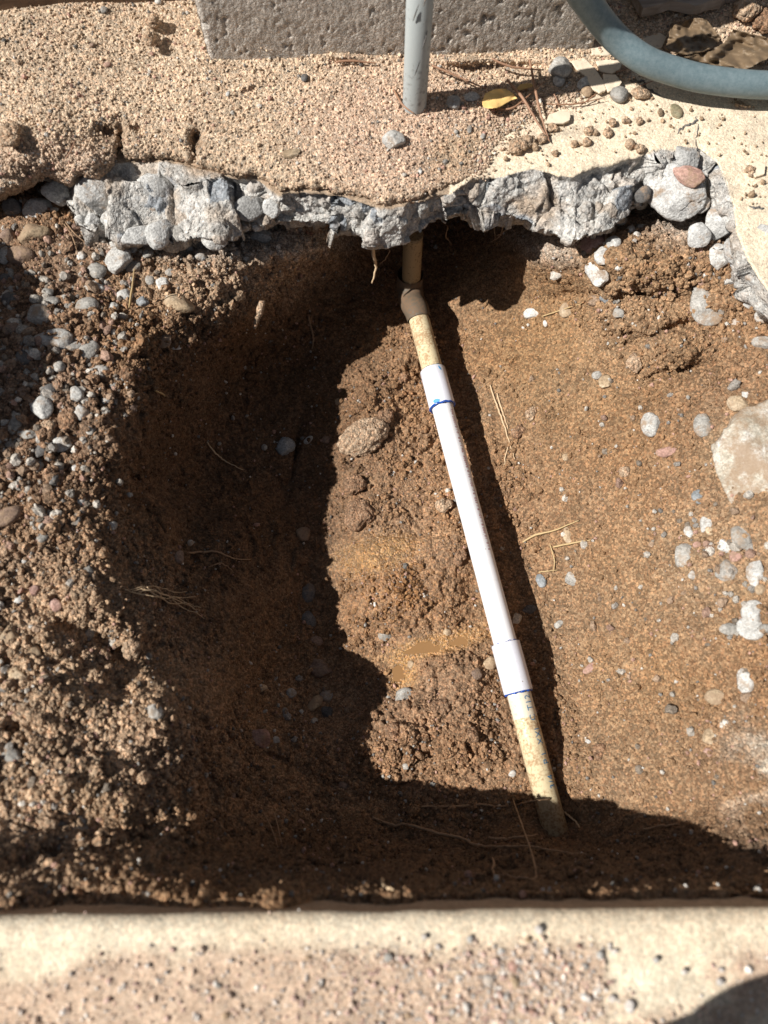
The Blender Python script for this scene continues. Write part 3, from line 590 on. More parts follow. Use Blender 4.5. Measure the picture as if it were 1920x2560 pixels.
# px, py, w, h, material, shape, angle, label [, options]
GLEFT = 'small dim pebbles in the gravel of the left bank'
STONES = """
84 588 80 52 tan chunk 20|pale tan angular rock at the top of the left gravel
17 592 44 40 brown egg 0|round brown stone at the left edge under the sand lip
8 632 36 60 gray egg 0|grey stone cut by the left edge below the round brown one
50 640 74 44 brown egg 10|brownish pink stone under the pale tan angular rock
281 608 40 40 white chunk 30|jagged white chip above the big speckled grey stone
223 586 30 36 white egg 0|small white pebble hanging under the left concrete rubble
301 654 62 68 white chunk 60|big speckled grey white angular stone below the left concrete rubble
335 668 40 34 gray egg 20|half hidden grey stone right of the big speckled one
243 674 42 42 gray egg 0|rounded light grey stone left of the big speckled one
238 716 38 46 white rock 20|bright white stone under the rounded light grey one
219 727 24 30 tan rock 10|little yellowish stone touching the bright white one
276 733 50 24 pink flat -35|thin purplish grey flake pointing up right
311 744 34 42 white rock 10|speckled white stone beside the upright straw
278 775 34 40 white chunk 0|white knobbly stone on top of the crumbly clod
357 757 36 30 blue chunk 30|dark blue grey splinter right of the upright straw
218 775 46 52 gray egg 10|smooth grey egg shaped stone in the middle of the left gravel
101 795 64 54 gray egg 25|large smooth grey stone with a round outline on the left
142 856 62 80 white chunk 5|big pale wedge shaped rock standing in the left gravel
218 882 50 66 gray egg -40|long smooth grey stone leaning down right
251 932 44 42 white egg 0|white round stone at the lower end of the long grey one
182 870 26 46 gray egg 0|narrow grey stone just right of the pale wedge
156 895 50 30 brown egg 0|brown stone half under the pale wedge
127 740 28 22 gray chunk 0|small pale triangular chip above the large smooth grey stone
128 762 46 30 gray rock -20|grey slab shaped stone under the triangular chip
33 725 36 20 gray egg 20|flat pale pebble near the left edge
30 754 42 40 dark egg 0|dark round stone under the flat pale pebble
30 823 42 40 brown rock 0|dull pinkish stone near the left edge
48 846 26 22 gray egg 0|small grey pebble left of the pale wedge, nearest the large smooth stone's underside
73 853 24 30 gray egg 0|grey pebble between the small one and the narrow upright one left of the pale wedge
99 851 22 36 gray egg 5|narrow upright grey pebble touching the pale wedge on its left
76 830 24 22 gray egg 0|tiny grey pebble above the row left of the pale wedge
71 879 32 22 gray rock 15|flat grey pebble below the row left of the pale wedge
61 896 44 32 dark egg 0|dark broad pebble under the flat grey one left of the pale wedge
152 927 30 28 gray egg 20|oval grey pebble right below the brown stone under the pale wedge
185 918 32 20 gray chunk -25|pale chip right of the oval grey pebble below the pale wedge
23 687 38 20 gray egg 10|long pale pebble near the left edge above the flat pale one
118 918 30 18 tan egg 0|tan pebble left of the oval grey one below the pale wedge
12 700 28 30 dark egg 0|dark pebble by the left edge, topmost of the middle gravel
196 940 20 26 brown egg 0|brown upright pebble above the lower left gravel pile
30 912 30 28 brown egg 0|brown pebble by the left edge level with the long grey stone's end
405 710 34 30 white chunk 0|white angular stone on the crumbly slope right of the straw
446 768 56 72 tan egg 10|soil coated tan stone on the crumbly slope
405 850 42 54 brown flat -30|brown grey flake stuck in the crumbly slope
438 868 14 34 white flat -20|white sliver on the edge of the crumbly slope
616 694 20 30 gray rock 0|small grey stone in the crumbly slope under the slab
191 992 48 34 white rock 10|white stone at the top of the lower left gravel pile
200 1030 54 40 white rock 15|white grey stone under the topmost of the lower left pile
110 1027 62 50 white rock -20|large white grey stone left in the lower pile
168 1050 52 50 clodd clod 0|brown clod between the white stones of the lower left pile
121 1067 46 38 clod clod 0|tan clod left of the brown one in the lower left pile
149 1105 54 46 white egg 20|white rounded stone at the bottom of the lower left pile
43 1064 50 28 gray egg 10|long grey pebble left of the lower left pile
72 1090 24 48 gray egg 5|upright grey pebble left of the lower left pile
104 1094 36 20 gray egg 0|flat grey pebble at the lower left foot of the lower left pile
130 983 44 44 dark egg 10|dark dim stone above the lower left pile
104 1126 44 30 dark egg 0|dark pebble below the flat grey one at the foot of the lower left pile
136 1200 38 30 dark egg 0|dull round pebble low on the left bank in the shade
95 1163 28 24 gray egg 0|grey pebble between the foot of the lower left pile and the left edge
205 1247 34 24 white chunk 10|white chip low on the left bank by the dark slope
182 1225 22 18 gray rock 0|small grey pebble just above the white chip low on the left bank
190 1168 24 18 white chunk 30|small white chip on the crumbly lower left bank
318 937 30 30 clodd clod 0|small brown clod low on the crumbly left slope
324 1021 30 28 brown egg 0|smooth brown pebble on the dark left slope
288 968 24 34 gray egg 20|grey pebble on the lit rim of the left slope
20 1290 70 40 brown egg 10|broad brown stone at the left edge in the shade
275 1313 28 24 gray egg 20|grey pebble on the shaded slope left
190 1300 34 22 gray rock 0|pale pebble above the lower left lit mound
150 1315 30 22 brown egg 0|dull brown pebble above the lower left lit mound
110 1340 36 24 gray rock 0|dull grey pebble above the lower left lit mound
473 1359 16 16 white egg 0|tiny pale pebble on the dark left slope
445 1396 38 26 brown rock 15|knobbly pinkish brown stone on the dark left slope
191 1366 28 20 white chunk 0|white chip on top of the lower left lit mound
220 1424 34 34 gray rock 0|grey stone in the lower left lit mound
88 1477 32 34 pink chunk 20|purplish pink stone on the lower left mound
47 1500 26 24 white rock 0|white pebble left of the purplish pink stone
139 1512 34 32 pink rock 0|pinkish lump in the middle of the lower left mound
56 1400 14 14 white egg 0|tiny bluish white pebble over the lower left mound
23 1592 62 56 tan chunk 25|big tan angular rock at the left edge beside the furrow
80 1636 58 38 tan rock 10|yellowish grey stone below the big tan angular rock
222 1587 32 22 gray egg 15|grey pebble on the rim of the dark furrow
275 1615 14 16 pink egg 0|small bright pink pebble below the furrow
330 1618 44 44 clod clod 0|round sunlit clod standing alone right of the furrow
45 1690 40 34 tan rock 0|dusty tan stone low on the left mound
29 1895 46 36 gray rock 10|half buried grey stone at the left edge low down
310 1810 42 32 brown rock -30|pinkish grey stone on the dark slope lower left
388 1780 46 38 gray rock -15|pale stone with rootlets on the dark slope lower left
289 1738 26 22 brown egg 0|small brown pebble on the dark slope lower left
712 1120 66 46 blue chunk 12|blue grey rock with a pale edge in the dark pit
770 1100 26 16 white egg -10|small white pebble right of the blue grey rock in the pit
660 1118 18 14 gray egg 0|small grey pebble left of the blue grey rock in the pit
815 1100 22 20 brown egg 0|brown pebble in the dark pit near the broken clod
845 1004 18 18 tan egg 0|small shiny tan pebble at the shadow edge above the long clod
760 1335 36 40 brown egg 20|rounded brown stone on the dark side of the pit
770 1552 50 36 dark egg 0|dark broad stone half way down the shaded pit
770 1483 50 34 dark egg 0|dark stone above the broad one in the shaded pit
790 1602 26 34 brown egg 0|brown pebble in the shaded pit under the broad dark stone
801 1672 44 62 brown rock 5|tall brown grey stone deep in the shaded pit
787 1762 28 58 tan rock 10|long pale stone at the bottom of the shaded pit
816 1740 32 28 gray rock 0|grey stone right of the long pale one in the pit
816 1778 30 32 dark rock 0|dark stone under the grey one in the pit
726 1734 24 24 gray rock 0|small pale pebble left of the long pale stone in the pit
660 1718 22 30 tan rock 0|small tan pebble at the left of the pit bottom
654 1842 56 48 pink rock 0|reddish brown stone on the shaded floor below the pit
691 1850 22 20 gray rock 0|grey pebble touching the reddish brown stone
710 1780 16 14 gray egg 0|tiny grey pebble at the pit bottom
858 1965 26 24 brown egg 0|brown pebble in the shade below the crumbly floor
585 1990 22 22 brown egg 0|brown pebble in the deep shade lower left of the pit
905 1100 86 128 clod clod -28|long flat tan clod broken off on the shadow edge
892 1218 50 54 clodd clod 0|middle brown clod on the shadow edge below the long flat one
898 1290 78 68 clodd clod 10|big reddish clod at the top of the wet mud
983 1180 24 14 white flat 5|small white stone on the sunlit floor left of the pipe
1223 1659 32 32 tan egg 0|smooth tan pebble touching the lower coupling on its left
1187 1685 30 28 brown egg 0|muddy brown pebble beside the smooth tan one
1120 1580 20 20 tan rock 0|pale crumb standing in the upper puddle
1030 1662 20 20 tan rock 0|pale crumb standing in the lower puddle
1012 1742 48 36 gray rock 0|pale grey stone in the crumbly floor below the puddles
960 1590 30 38 gray rock 20|grey lump at the left end of the upper puddle
1110 1270 44 34 clod clod 0|pale brown clod left of the white pipe
1322 1523 22 34 dark egg 0|dark stone inside the shadow of the pipe
1330 784 30 40 white rock 15|white stone standing alone under the slab on the right
1414 778 40 34 tan rock 20|dusty tan stone right of the lone white one
1365 809 18 10 white egg 0|tiny white pebble below the lone white stone
1493 938 24 24 gray rock 0|small brown grey pebble beside the pale pointed one
1515 958 36 36 tan chunk 40|pale pointed stone in the middle of the right bank
1628 1062 64 44 white rock 8|bluish white stone standing out on the right bank
1758 1062 62 44 gray egg 10|olive grey rounded stone in a socket of the right bank
1845 1010 42 48 tan chunk 30|pale peach angular stone at the upper right of the bank
1672 1128 28 56 pink chunk 5|long pinkish stone set upright in the right bank
1417 1143 22 18 tan rock 0|little tan stone in the right bank below the roots
1300 1080 26 34 clodd clod -30|brown clod at the edge of the pipe's shadow
1504 640 50 36 white rock 8|grey white stone in the row below the slab
1533 607 36 40 white egg 0|white grey stone above the row below the slab
1498 682 72 48 white chunk 10|pale broken stone, lowest of the row below the slab
1482 605 60 60 pink chunk 20|brownish grey angular stone against the broken slab
1605 567 32 38 gray chunk 10|greenish grey splinter right of the small white stones
1549 565 36 30 gray egg -20|grey pebble wedged under the slab edge
1577 575 24 30 white rock 30|small white stone between the wedged pebble and the splinter
1592 590 20 24 white rock 0|tiny white stone left under the splinter
1793 645 54 66 white rock 5|large whitish lump low in the rubble on the right
1831 698 32 50 white rock 0|whitish stone under the large whitish lump
1770 690 30 24 white rock 0|white chip left under the large whitish lump
1869 758 36 18 white egg 5|flat white stone near the right edge
1842 803 22 34 white chunk 0|white splinter below the flat white one near the right edge
1912 790 40 44 white chunk 20|white stone cut by the right edge
1909 858 34 50 gray rock 0|grey white stone cut by the right edge lower down
1863 983 24 20 white chunk 20|white chip above the pale peach stone
1515 743 30 22 blue egg 0|small bluish pebble in the crumbly right bank
1545 782 32 26 gray rock 0|grey pebble left in the crumbly right bank
1560 730 44 30 gray egg 10|flat grey stone above the crumbly lumps of the right bank
1764 765 104 70 gray flat 0|broad flat brownish grey stone embedded in the right bank
1747 1240 40 34 blue rock 0|flat blue grey patch of stone in the right bank
1759 1309 46 34 white egg 0|white rounded stone at the top of the right gravel
1718 1328 30 22 white chunk 0|small white chip left of the white rounded stone
1770 1325 24 18 tan egg -20|pale pink pebble under the white rounded stone
1851 1344 60 44 gray egg -20|large glossy grey white stone in the right gravel
1813 1366 38 34 white chunk 0|square white stone left under the glossy grey one
1712 1390 62 58 gray egg 0|large olive grey round stone flush with the right bank
1772 1366 22 20 white rock 0|white pebble right of the olive grey round stone
1743 1362 18 20 pink egg 0|pink pebble above the olive grey round stone
1840 1391 32 28 pink egg 30|smooth pink pebble between the grey and white stones
1816 1432 64 50 gray chunk 10|grey speckled stone in the lower right gravel
1889 1428 64 40 white chunk 5|long white stone at the right edge of the gravel
1888 1455 34 24 white rock 0|white stone under the long one at the right edge
1730 1437 22 20 white chunk 0|white chip under the olive grey round stone
1875 1371 30 22 gray egg 0|dull grey pebble above the long white stone
1903 1473 30 26 tan rock 0|pale tan pebble under the long white stone
1880 1530 60 50 white rock 30|upper knob of the big white double stone on the right
1877 1570 60 66 white chunk 0|big white stone with a knobbly top at the right
1828 1574 32 46 gray rock 10|grey stone left of the big white knobbly one
1914 1572 26 44 gray rock 0|grey stone right of the big white knobbly one
1863 1702 70 44 white chunk 12|lone bright white stone low on the right bank
1423 1335 46 30 tan egg 10|pale stone flush with the soil under the straws
1353 1453 34 24 blue egg 5|round blue grey pebble with a pale rim right of the pipe's shadow
1429 1446 40 36 gray egg 30|grey mottled pebble flush with the right bank
1475 1670 20 36 pink flat -35|pale pink splinter on the lower right bank
1397 1561 18 26 gray rock -30|small grey pebble by the pipe's shadow
1790 1744 38 46 tan rock 0|pale dusty stone in the lower right bank
1469 1853 14 14 white egg 0|tiny white pebble on the lower right bank
1776 1842 40 40 tan rock 0|pale dusty lump low on the right bank
1770 1880 22 22 pink rock 0|pinkish pebble under the pale dusty lump
960 1045 44 34 clodd clod 20|brown clod upper right of the long flat tan clod
1010 945 36 28 clodd clod 0|brown clod left of the upper coupling
1150 1395 40 30 clodd clod -20|brown clod touching the middle of the white pipe on its left
1100 1770 46 34 clodd clod 10|brown clod in the crumbly floor left of the lower coupling
985 1830 40 34 clodd clod 0|brown clod at the left of the crumbly lower floor
1180 1840 34 26 clodd clod 0|brown clod left of the old pipe's upper part
1500 1880 40 26 clodd clod -10|brown clod right of the old pipe on the lower bank
1590 905 50 34 clod clod 10|tan clod under the crumbly lumps of the right bank
1560 1180 30 22 clod clod 0|small tan clod in the middle of the right bank
1330 1035 34 24 clod clod 20|small tan clod beside the pale root right of the pipe
1280 1935 22 16 white egg 30|tiny white pebble left of the old pipe
205 640 30 26 white chunk 20|small white chip left above the rounded light grey stone
330 618 40 30 conc chunk 10|grey chip just above the big speckled stone on its right
372 640 30 24 gray chunk 40|grey chip in the dust under the left rubble
430 625 44 28 conc flat -10|flat grey chip low under the upright rubble chunk
470 615 26 24 white rock 0|small white stone under the narrow concrete piece
505 640 34 40 conc chunk 25|grey chunk lowest under the pale crusty one
425 680 26 20 gray rock 0|small grey pebble upper right of the upright straw
375 700 22 28 gray egg 0|oval grey pebble just right of the big speckled stone
650 590 60 34 conc chunk -10|crusty grey chunk under the rounded stone of the broken edge
590 640 30 22 gray rock 10|small grey chip in the crumbs below the middle of the broken edge
355 860 30 24 gray chunk 0|small grey chip on the sunlit crumbly rim left
262 1010 20 24 white rock 0|tiny white stone right of the lower left pile
225 1075 26 20 gray rock 0|small grey stone right below the brown clod of the lower left pile
60 985 36 28 brown rock 0|dull brown stone left above the large white grey one
"""
for k, ln in enumerate(STONES.strip().splitlines()):
    a, lab = ln.split('|'); x, y, ww, hh, kd, shp_, ang = a.split(); x, y, ww, hh, ang = map(float, (x, y, ww, hh, ang))
    s, nrm = surf(x, y); dep = (H-s.z)/(CT-(1280-y)/F*ST)
    wm, hm = ww*dep/F, hh*dep/F; dm = (.62 if shp_ != 'flat' else .35)*min(wm, hm)*(1.25 if min(wm, hm) < .6*max(wm, hm) else 1)
    if shp_ == 'egg' and k % 5 < 3: shp_ = 'rock'
    nm = KIND[kd]; sub = 5 if shp_ == 'clod' and ww > 40 else (4 if max(ww, hh) > 30 else 3)
    flush = any(t in lab for t in ('flush', 'embedded', 'patch of'))
    me = stone_mesh(nm, wm, hm*1.04, dm, shp_, 100+k, SM[kd], sub)
    o = new_obj(nm, me); 
    tilt = Vector((0, 0, 1)).lerp(nrm, .5).normalized()
    o.rotation_euler = (tilt.to_track_quat('Z', 'Y').to_matrix() @ Matrix.Rotation(-R(ang) if ang else 0, 3, 'Z')).to_euler()
    o.location = s + tilt*dm*(-.25 if flush else (.24 if shp_ == 'clod' else .04))
    if lab == 'group': tag(o, 'small dull grey or brown pebble lying in the shaded gravel of the left bank', 'stone', 'dull pebbles in the shaded gravel of the left bank')
    else: tag(o, lab, CATS[nm])

# stones, flakes and clods on the sand and slab
ST2 = """
983 356 56 44 white chunk 10|white broken stone lying on the sand in front of the grey standpipe
730 385 52 26 tan flat -15|flat pale cream flake lying on the sand
1134 260 34 36 conc rock 0|pale grey lump on the sand right of the standpipe
1180 243 42 26 white flat -10|white chip left of the yellow leaf
1397 178 58 48 gray egg 0|rounded grey stone half shaded in front of the wall
1394 207 30 26 white rock 20|white frayed scrap under the rounded grey stone
1458 213 30 34 white chunk 30|small white grey stone beside the cracked flakes
1466 233 28 26 tan egg 0|pinkish tan pebble under the small white grey stone
1546 242 42 40 gray egg 0|round grey pebble lying on the slab under the hose
1599 240 46 32 clod rock 5|square tan clod right of the round grey pebble
1293 373 56 34 clod clod -20|largest clump of brown soil on the cream slab
1318 357 34 30 clod clod 0|brown clump joined to the right top of the largest clump
1353 350 24 22 clod clod 0|brown clump at the root of the pine needles
1379 324 24 22 clod clod 0|brown clump beside the pine needle tips
1518 334 20 20 clod clod 0|round brown clod alone in the middle of the slab
1573 365 22 22 clod clod 0|brown clod left above the slab's broken corner
1597 375 26 18 clod clod 0|brown clod on the slab's broken corner
1385 386 20 14 clod clod 0|thin brown smear clod near the slab edge
1472 330 20 18 clod clod 0|brown clod, left of two near the slab middle
1488 332 14 12 clod clod 0|tiny brown clod beside the one near the slab middle
1466 358 18 16 clod clod 0|brown clod below the pair near the slab middle
1434 362 20 14 clod clod 30|flat brown clod with pinkish tint on the slab
1596 307 18 14 clod clod 0|brown clod on the right half of the slab
1566 302 18 14 clod clod 0|brown clod above right of the slab middle
1531 309 20 18 clod clod 0|brown clod between the middle and the crack
1174 325 14 20 gray egg 0|small blue grey pebble on the sand below the leaf
1140 332 12 12 gray egg 0|tiny grey pebble left of the small blue grey one
1206 345 12 16 gray egg 30|tiny grey pebble right of the small blue grey one
1170 110 10 10 tan egg 0|tiny pebble against the wall foot right of the standpipe
1876 430 22 28 clod clod 0|brown clod beside the peeling flake on the right
1850 265 30 14 clod clod 10|brown clod close under the hose at the right
1863 32 66 66 clod clod 0|big round tan clod in the upper right corner
1905 60 50 60 clodd clod 0|brown clod behind the big round one in the corner
26 345 46 60 clod clod 0|grey brown clod standing on the sand at the left
385 55 34 30 clod clod 0|soft tan clod on the sand near the wall corner
375 98 26 44 clod clod 0|long tan clod under the one near the wall corner
230 115 14 12 brown egg 0|small dark pebble on the upper left sand
270 163 18 12 pink egg -20|small red brown pebble on the upper left sand
262 28 20 16 gray egg 0|grey pebble under the board at the top left
395 8 16 14 white egg 0|white pebble at the top edge left of the wall
762 198 18 20 dark egg 0|dark pebble on the sand left of the standpipe
570 236 12 14 white rock 0|tiny white pebble at the end of the sand ridge
1850 110 30 20 clodd clod 0|crumbled clod beside the dry leaves
1010 440 12 10 gray rock 0|tiny grey pebble near the sand lip
1050 430 12 12 white rock 0|tiny white pebble near the sand lip
318 400 10 10 tan egg 0|tiny yellow pebble on the lip above the left rubble
"""
for k, ln in enumerate(ST2.strip().splitlines()):
    a, lab = ln.split('|'); x, y, ww, hh, kd, shp_, ang = a.split(); x, y, ww, hh, ang = map(float, (x, y, ww, hh, ang))
    s, nrm = surf_s(x, y); dep = (H-s.z)/(CT-(1280-y)/F*ST)
    wm, hm = ww*dep/F, hh*dep/F*1.12; dm = (.7 if shp_ != 'flat' else .3)*min(wm, hm)
    nm = KIND[kd]; sub = 5 if shp_ == 'clod' and ww > 40 else (4 if max(ww, hh) > 24 else 3)
    me = stone_mesh(nm, wm, hm, dm, shp_, 500+k, SM[kd], sub); o = new_obj(nm, me)
    o.rotation_euler = (0, 0, -R(ang)); o.location = s + Vector((0, 0, dm*.28)); tag(o, lab, CATS[nm])

# broken concrete chunks: px, py, z, w, h, depth-factor
CH = """
249 492 -.035 108 104 conc chunk 20|grey concrete chunk with a smooth corner, left end of the broken edge
379 488 -.035 88 110 conc chunk 70|upright grey concrete chunk right of the brown clod
301 545 -.075 96 52 conc chunk 5|pale concrete chunk with a yellow pebble under the brown clod
345 592 -.085 80 50 conc chunk 10|left concrete chunk of the lowest row under the slab
398 585 -.08 76 62 conc chunk -30|angular concrete chunk of the lowest row under the slab
230 552 -.075 36 34 gray chunk 0|small dark grey stone left of the pale concrete chunk
200 549 -.07 28 22 white rock 0|white pebble at the left end of the rubble
519 488 -.02 120 66 conc flat 20|wide sloping concrete chunk right under the sand lip
492 528 -.055 60 50 conc chunk 30|concrete lump under the wide sloping chunk
460 470 -.03 44 90 conc chunk 0|narrow concrete piece with a yellow stone in it
450 585 -.085 30 40 gray egg 0|grey pebble hanging in the rubble gap
460 430 -.012 70 30 conc flat 0|thin pale concrete flake just under the sand
625 520 -.05 84 60 gray egg 0|rounded grey stone in the middle of the broken edge
568 535 -.06 44 36 conc chunk 40|small triangular concrete chunk left of the rounded stone
536 592 -.085 62 60 white chunk 20|pale crusty chunk low in the broken edge
580 570 -.08 40 50 conc chunk 0|grey chunk between the crusty one and the rounded stone
680 520 -.05 44 50 conc chunk 0|grey chunk right of the rounded stone
98 528 -.055 76 62 gray egg 0|big shaded grey stone under the left sand lip
34 525 -.05 50 56 dark egg 0|dark shaded stone at the far left under the sand
140 482 -.035 66 60 conc chunk 30|grey chunk sticking out under the left sand lip
341 402 -.010 50 26 gray rock 0|white blue pebble directly under the sand, left
398 404 -.010 52 30 conc chunk 0|grey stone directly under the sand beside the white blue pebble
1217 468 -.016 66 44 blue chunk 15|dark blue grey stone set in the slab edge
1690 482 -.035 150 110 conc chunk 12|large grey slab fragment in the right notch
1704 402 -.004 84 76 conc chunk -10|knobbly concrete lump with a hollow, top of the right notch
1724 438 .004 82 46 pink chunk 8|purplish brown flat stone on the right notch fragment
1608 486 -.045 36 42 dark egg 20|dark pebble in the shade of the right notch
1640 445 -.035 56 36 gray egg -40|long grey pebble leaning in the right notch
1755 512 -.055 34 40 white egg 10|whitish pebble under the large slab fragment
1800 470 -.03 56 80 conc chunk 0|pale concrete chunk along the right notch
1800 560 -.06 80 90 conc chunk 20|whitish rubble mass below the right notch
1745 590 -.07 60 60 conc rock 0|crumbly white rubble left of the whitish mass
1878 610 -.03 110 120 conc chunk 30|large pale concrete face at the right edge
1900 700 -.04 90 60 conc chunk 10|grey concrete piece under the large pale face
318 510 -.022 56 58 clod clod 0|rough brown clod stuck on the left concrete
350 408 -.012 20 24 tan egg 0|smooth cream pebble between two stones under the sand
"""
for k, ln in enumerate(CH.strip().splitlines()):
    a, lab = ln.split('|'); x, y, z, ww, hh, kd, shp_, ang = a.split(); x, y, z, ww, hh, ang = map(float, (x, y, z, ww, hh, ang))
    z = z if z > -.03 else (z+.008 if x < 160 else -.004+z*.35); s = V(x, y, z); dep = (H-s.z)/(CT-(1280-y)/F*ST)
    wm, hm = ww*dep/F, hh*dep/F; dm = .46*min(wm, hm)
    if kd == 'gray' and ww > 30: shp_ = 'flat'; kd = 'conc'
    nm = KIND[kd]; me = stone_mesh(nm, wm, hm, dm, shp_, 900+k, SM[kd], 5 if ww > 50 else 4); o = new_obj(nm, me)
    vd = (cam.location-s).normalized()
    o.rotation_euler = (vd.to_track_quat('Z', 'Y').to_matrix() @ Matrix.Rotation(-R(ang), 3, 'Z')).to_euler()
    o.location = s-vd*dm*.12; tag(o, lab, CATS[nm])

# boulder on the right edge
s = V(1880, 1180, -.05); me = stone_mesh('boulder', .12, .15, .055, 'chunk', 79, stone_mat('boulder', (.33, .29, .22), (.46, .42, .35), (.70, .68, .64), dustamt=.45, scale=30), 5)
o = new_obj('boulder', me); o.location = s+Vector((.036, -.004, -.006)); o.rotation_euler = (.1, -.30, R(30)); tag(o, 'large pale buried rock with a white crust at the right edge of the hole', 'rock')
s = V(50, 2120, -.014); me = stone_mesh('stone', .10, .05, .03, 'flat', 78, SM['gray'], 5)
o = new_obj('stone', me); o.location = s; o.rotation_euler = (0, 0.1, R(22)); tag(o, 'large flat shaded stone in the lower left corner near the curb', 'stone')

# ------------------------------------------------------------------ tubes: pipes, hose, roots
def tube_mesh(name, pts, rad, seg=12, sub=6, cap=True, wob=0, seed=0):
    P_ = [Vector(p) for p in pts]; n = len(P_); rad = list(rad) if hasattr(rad, '__len__') else [rad]*n
    path = []; rr = []
    for i in range(n-1):
        p0 = P_[max(i-1, 0)]; p1 = P_[i]; p2 = P_[i+1]; p3 = P_[min(i+2, n-1)]
        for k in range(sub):
            t = k/sub; t2, t3 = t*t, t*t*t
            path.append(.5*((2*p1)+(p2-p0)*t+(2*p0-5*p1+4*p2-p3)*t2+(3*p1-p0-3*p2+p3)*t3)); rr.append(rad[i]*(1-t)+rad[i+1]*t)
    path.append(P_[-1]); rr.append(rad[-1])
    r = random.Random(seed)
    if wob: path = [p+Vector((r.gauss(0, wob), r.gauss(0, wob), r.gauss(0, wob))) if 0 < i < len(path)-1 else p for i, p in enumerate(path)]
    vs, fs = [], []; up = None
    for i, p in enumerate(path):
        t = (path[min(i+1, len(path)-1)]-path[max(i-1, 0)]).normalized()
        if up is None: up = t.orthogonal().normalized()
        up = (up-t*up.dot(t)).normalized(); b = t.cross(up)
        for k in range(seg):
            a = 2*math.pi*k/seg; vs.append(p+(up*math.cos(a)+b*math.sin(a))*rr[i])
    for i in range(len(path)-1):
        for k in range(seg): fs.append((i*seg+k, i*seg+(k+1) % seg, (i+1)*seg+(k+1) % seg, (i+1)*seg+k))
    if cap: fs.append(tuple(range(seg))[::-1]); fs.append(tuple(range((len(path)-1)*seg, len(path)*seg)))
    me = bpy.data.meshes.new(name); me.from_pydata([v[:] for v in vs], [], fs); 
    me.polygons.foreach_set('use_smooth', [len(f) == 4 for f in fs]); me.update(); return me
def lathe(name, A, B, prof, seg=64):
    """prof: list of (distance along A->B, radius); sharp rings are doubled"""
    A = Vector(A); B = Vector(B); t = (B-A).normalized(); u = Vector((0, 0, 1)); u = (u-t*u.dot(t)).normalized(); b = t.cross(u)
    vs, fs = [], []
    for (d, r) in prof:
        for k in range(seg):
            a = 2*math.pi*k/seg; vs.append(A+t*d+(u*math.cos(a)+b*math.sin(a))*r)
    for i in range(len(prof)-1):
        for k in range(seg): fs.append((i*seg+k, i*seg+(k+1) % seg, (i+1)*seg+(k+1) % seg, (i+1)*seg+k))
    me = bpy.data.meshes.new(name); me.from_pydata([v[:] for v in vs], [], fs); me.polygons.foreach_set('use_smooth', [True]*len(fs)); me.update()
    me.shade_flat() if False else None
    return me
def plastic(name, c, rough=.32, spec=.5, specks=.0):
    m, n, l, b = mat_base(name, rough, spec)
    geo = n.new('ShaderNodeNewGeometry'); no = n.new('ShaderNodeTexNoise'); no.inputs['Scale'].default_value = 70; no.inputs['Detail'].default_value = 8
    no.inputs['Roughness'].default_value = .7
    l.new(geo.outputs['Position'], no.inputs['Vector'])
    rp = n.new('ShaderNodeValToRGB'); e = rp.color_ramp; e.elements[0].position = .25; e.elements[0].color = (c[0]*.86, c[1]*.84, c[2]*.8, 1)
    e.elements[1].position = .45; e.elements[1].color = (*c, 1); l.new(no.outputs[0], rp.inputs[0]); 
    vo = n.new('ShaderNodeTexVoronoi'); vo.inputs['Scale'].default_value = 110; l.new(geo.outputs['Position'], vo.inputs['Vector'])
    mr = n.new('ShaderNodeMapRange'); mr.inputs['From Min'].default_value = .05; mr.inputs['From Max'].default_value = .09; l.new(vo.outputs['Distance'], mr.inputs['Value'])
    mx = n.new('ShaderNodeMix'); mx.data_type = 'RGBA'; l.new(mr.outputs[0], mx.inputs[0]); mx.inputs[6].default_value = (.25, .2, .15, 1); l.new(rp.outputs[0], mx.inputs[7])
    l.new(mx.outputs[2] if specks else rp.outputs[0], b.inputs['Base Color'])
    return m
def dirty(name, c, dirt, amt=.5, rough=.5, scale=40, stretch=None):
    m, n, l, b = mat_base(name, rough, .4)
    geo = n.new('ShaderNodeNewGeometry'); no = n.new('ShaderNodeTexNoise'); no.inputs['Scale'].default_value = scale; no.inputs['Detail'].default_value = 9
    no.inputs['Roughness'].default_value = .78; no.inputs['Distortion'].default_value = .6
    l.new(geo.outputs['Position'], no.inputs['Vector'])
    no2 = n.new('ShaderNodeTexNoise'); no2.inputs['Scale'].default_value = scale*9; no2.inputs['Detail'].default_value = 4; l.new(geo.outputs['Position'], no2.inputs['Vector'])
    s = math_n(n, l, 'ADD', math_n(n, l, 'MULTIPLY', no.outputs[0], .6), math_n(n, l, 'MULTIPLY', no2.outputs[0], .4))
    mr = n.new('ShaderNodeMapRange'); mr.inputs['From Min'].default_value = .62-amt*.3; mr.inputs['From Max'].default_value = .72-amt*.3; l.new(s, mr.inputs['Value'])
    mx = n.new('ShaderNodeMix'); mx.data_type = 'RGBA'; l.new(mr.outputs[0], mx.inputs[0]); mx.inputs[6].default_value = (*c, 1); mx.inputs[7].default_value = (*dirt, 1)
    l.new(mx.outputs[2], b.inputs['Base Color'])
    rr = n.new('ShaderNodeMapRange'); rr.inputs['To Min'].default_value = rough; rr.inputs['To Max'].default_value = .95; l.new(mr.outputs[0], rr.inputs['Value']); l.new(rr.outputs[0], b.inputs['Roughness'])
    bp = n.new('ShaderNodeBump'); bp.inputs['Strength'].default_value = .35; bp.inputs['Distance'].default_value = .0008; l.new(s, bp.inputs['Height']); l.new(bp.outputs[0], b.inputs['Normal'])
    return m
PVC = plastic('white_pvc', (.80, .80, .82), .28, .5, 1)
PVC2 = plastic('white_pvc_fitting', (.76, .77, .84), .22, .5, 1)
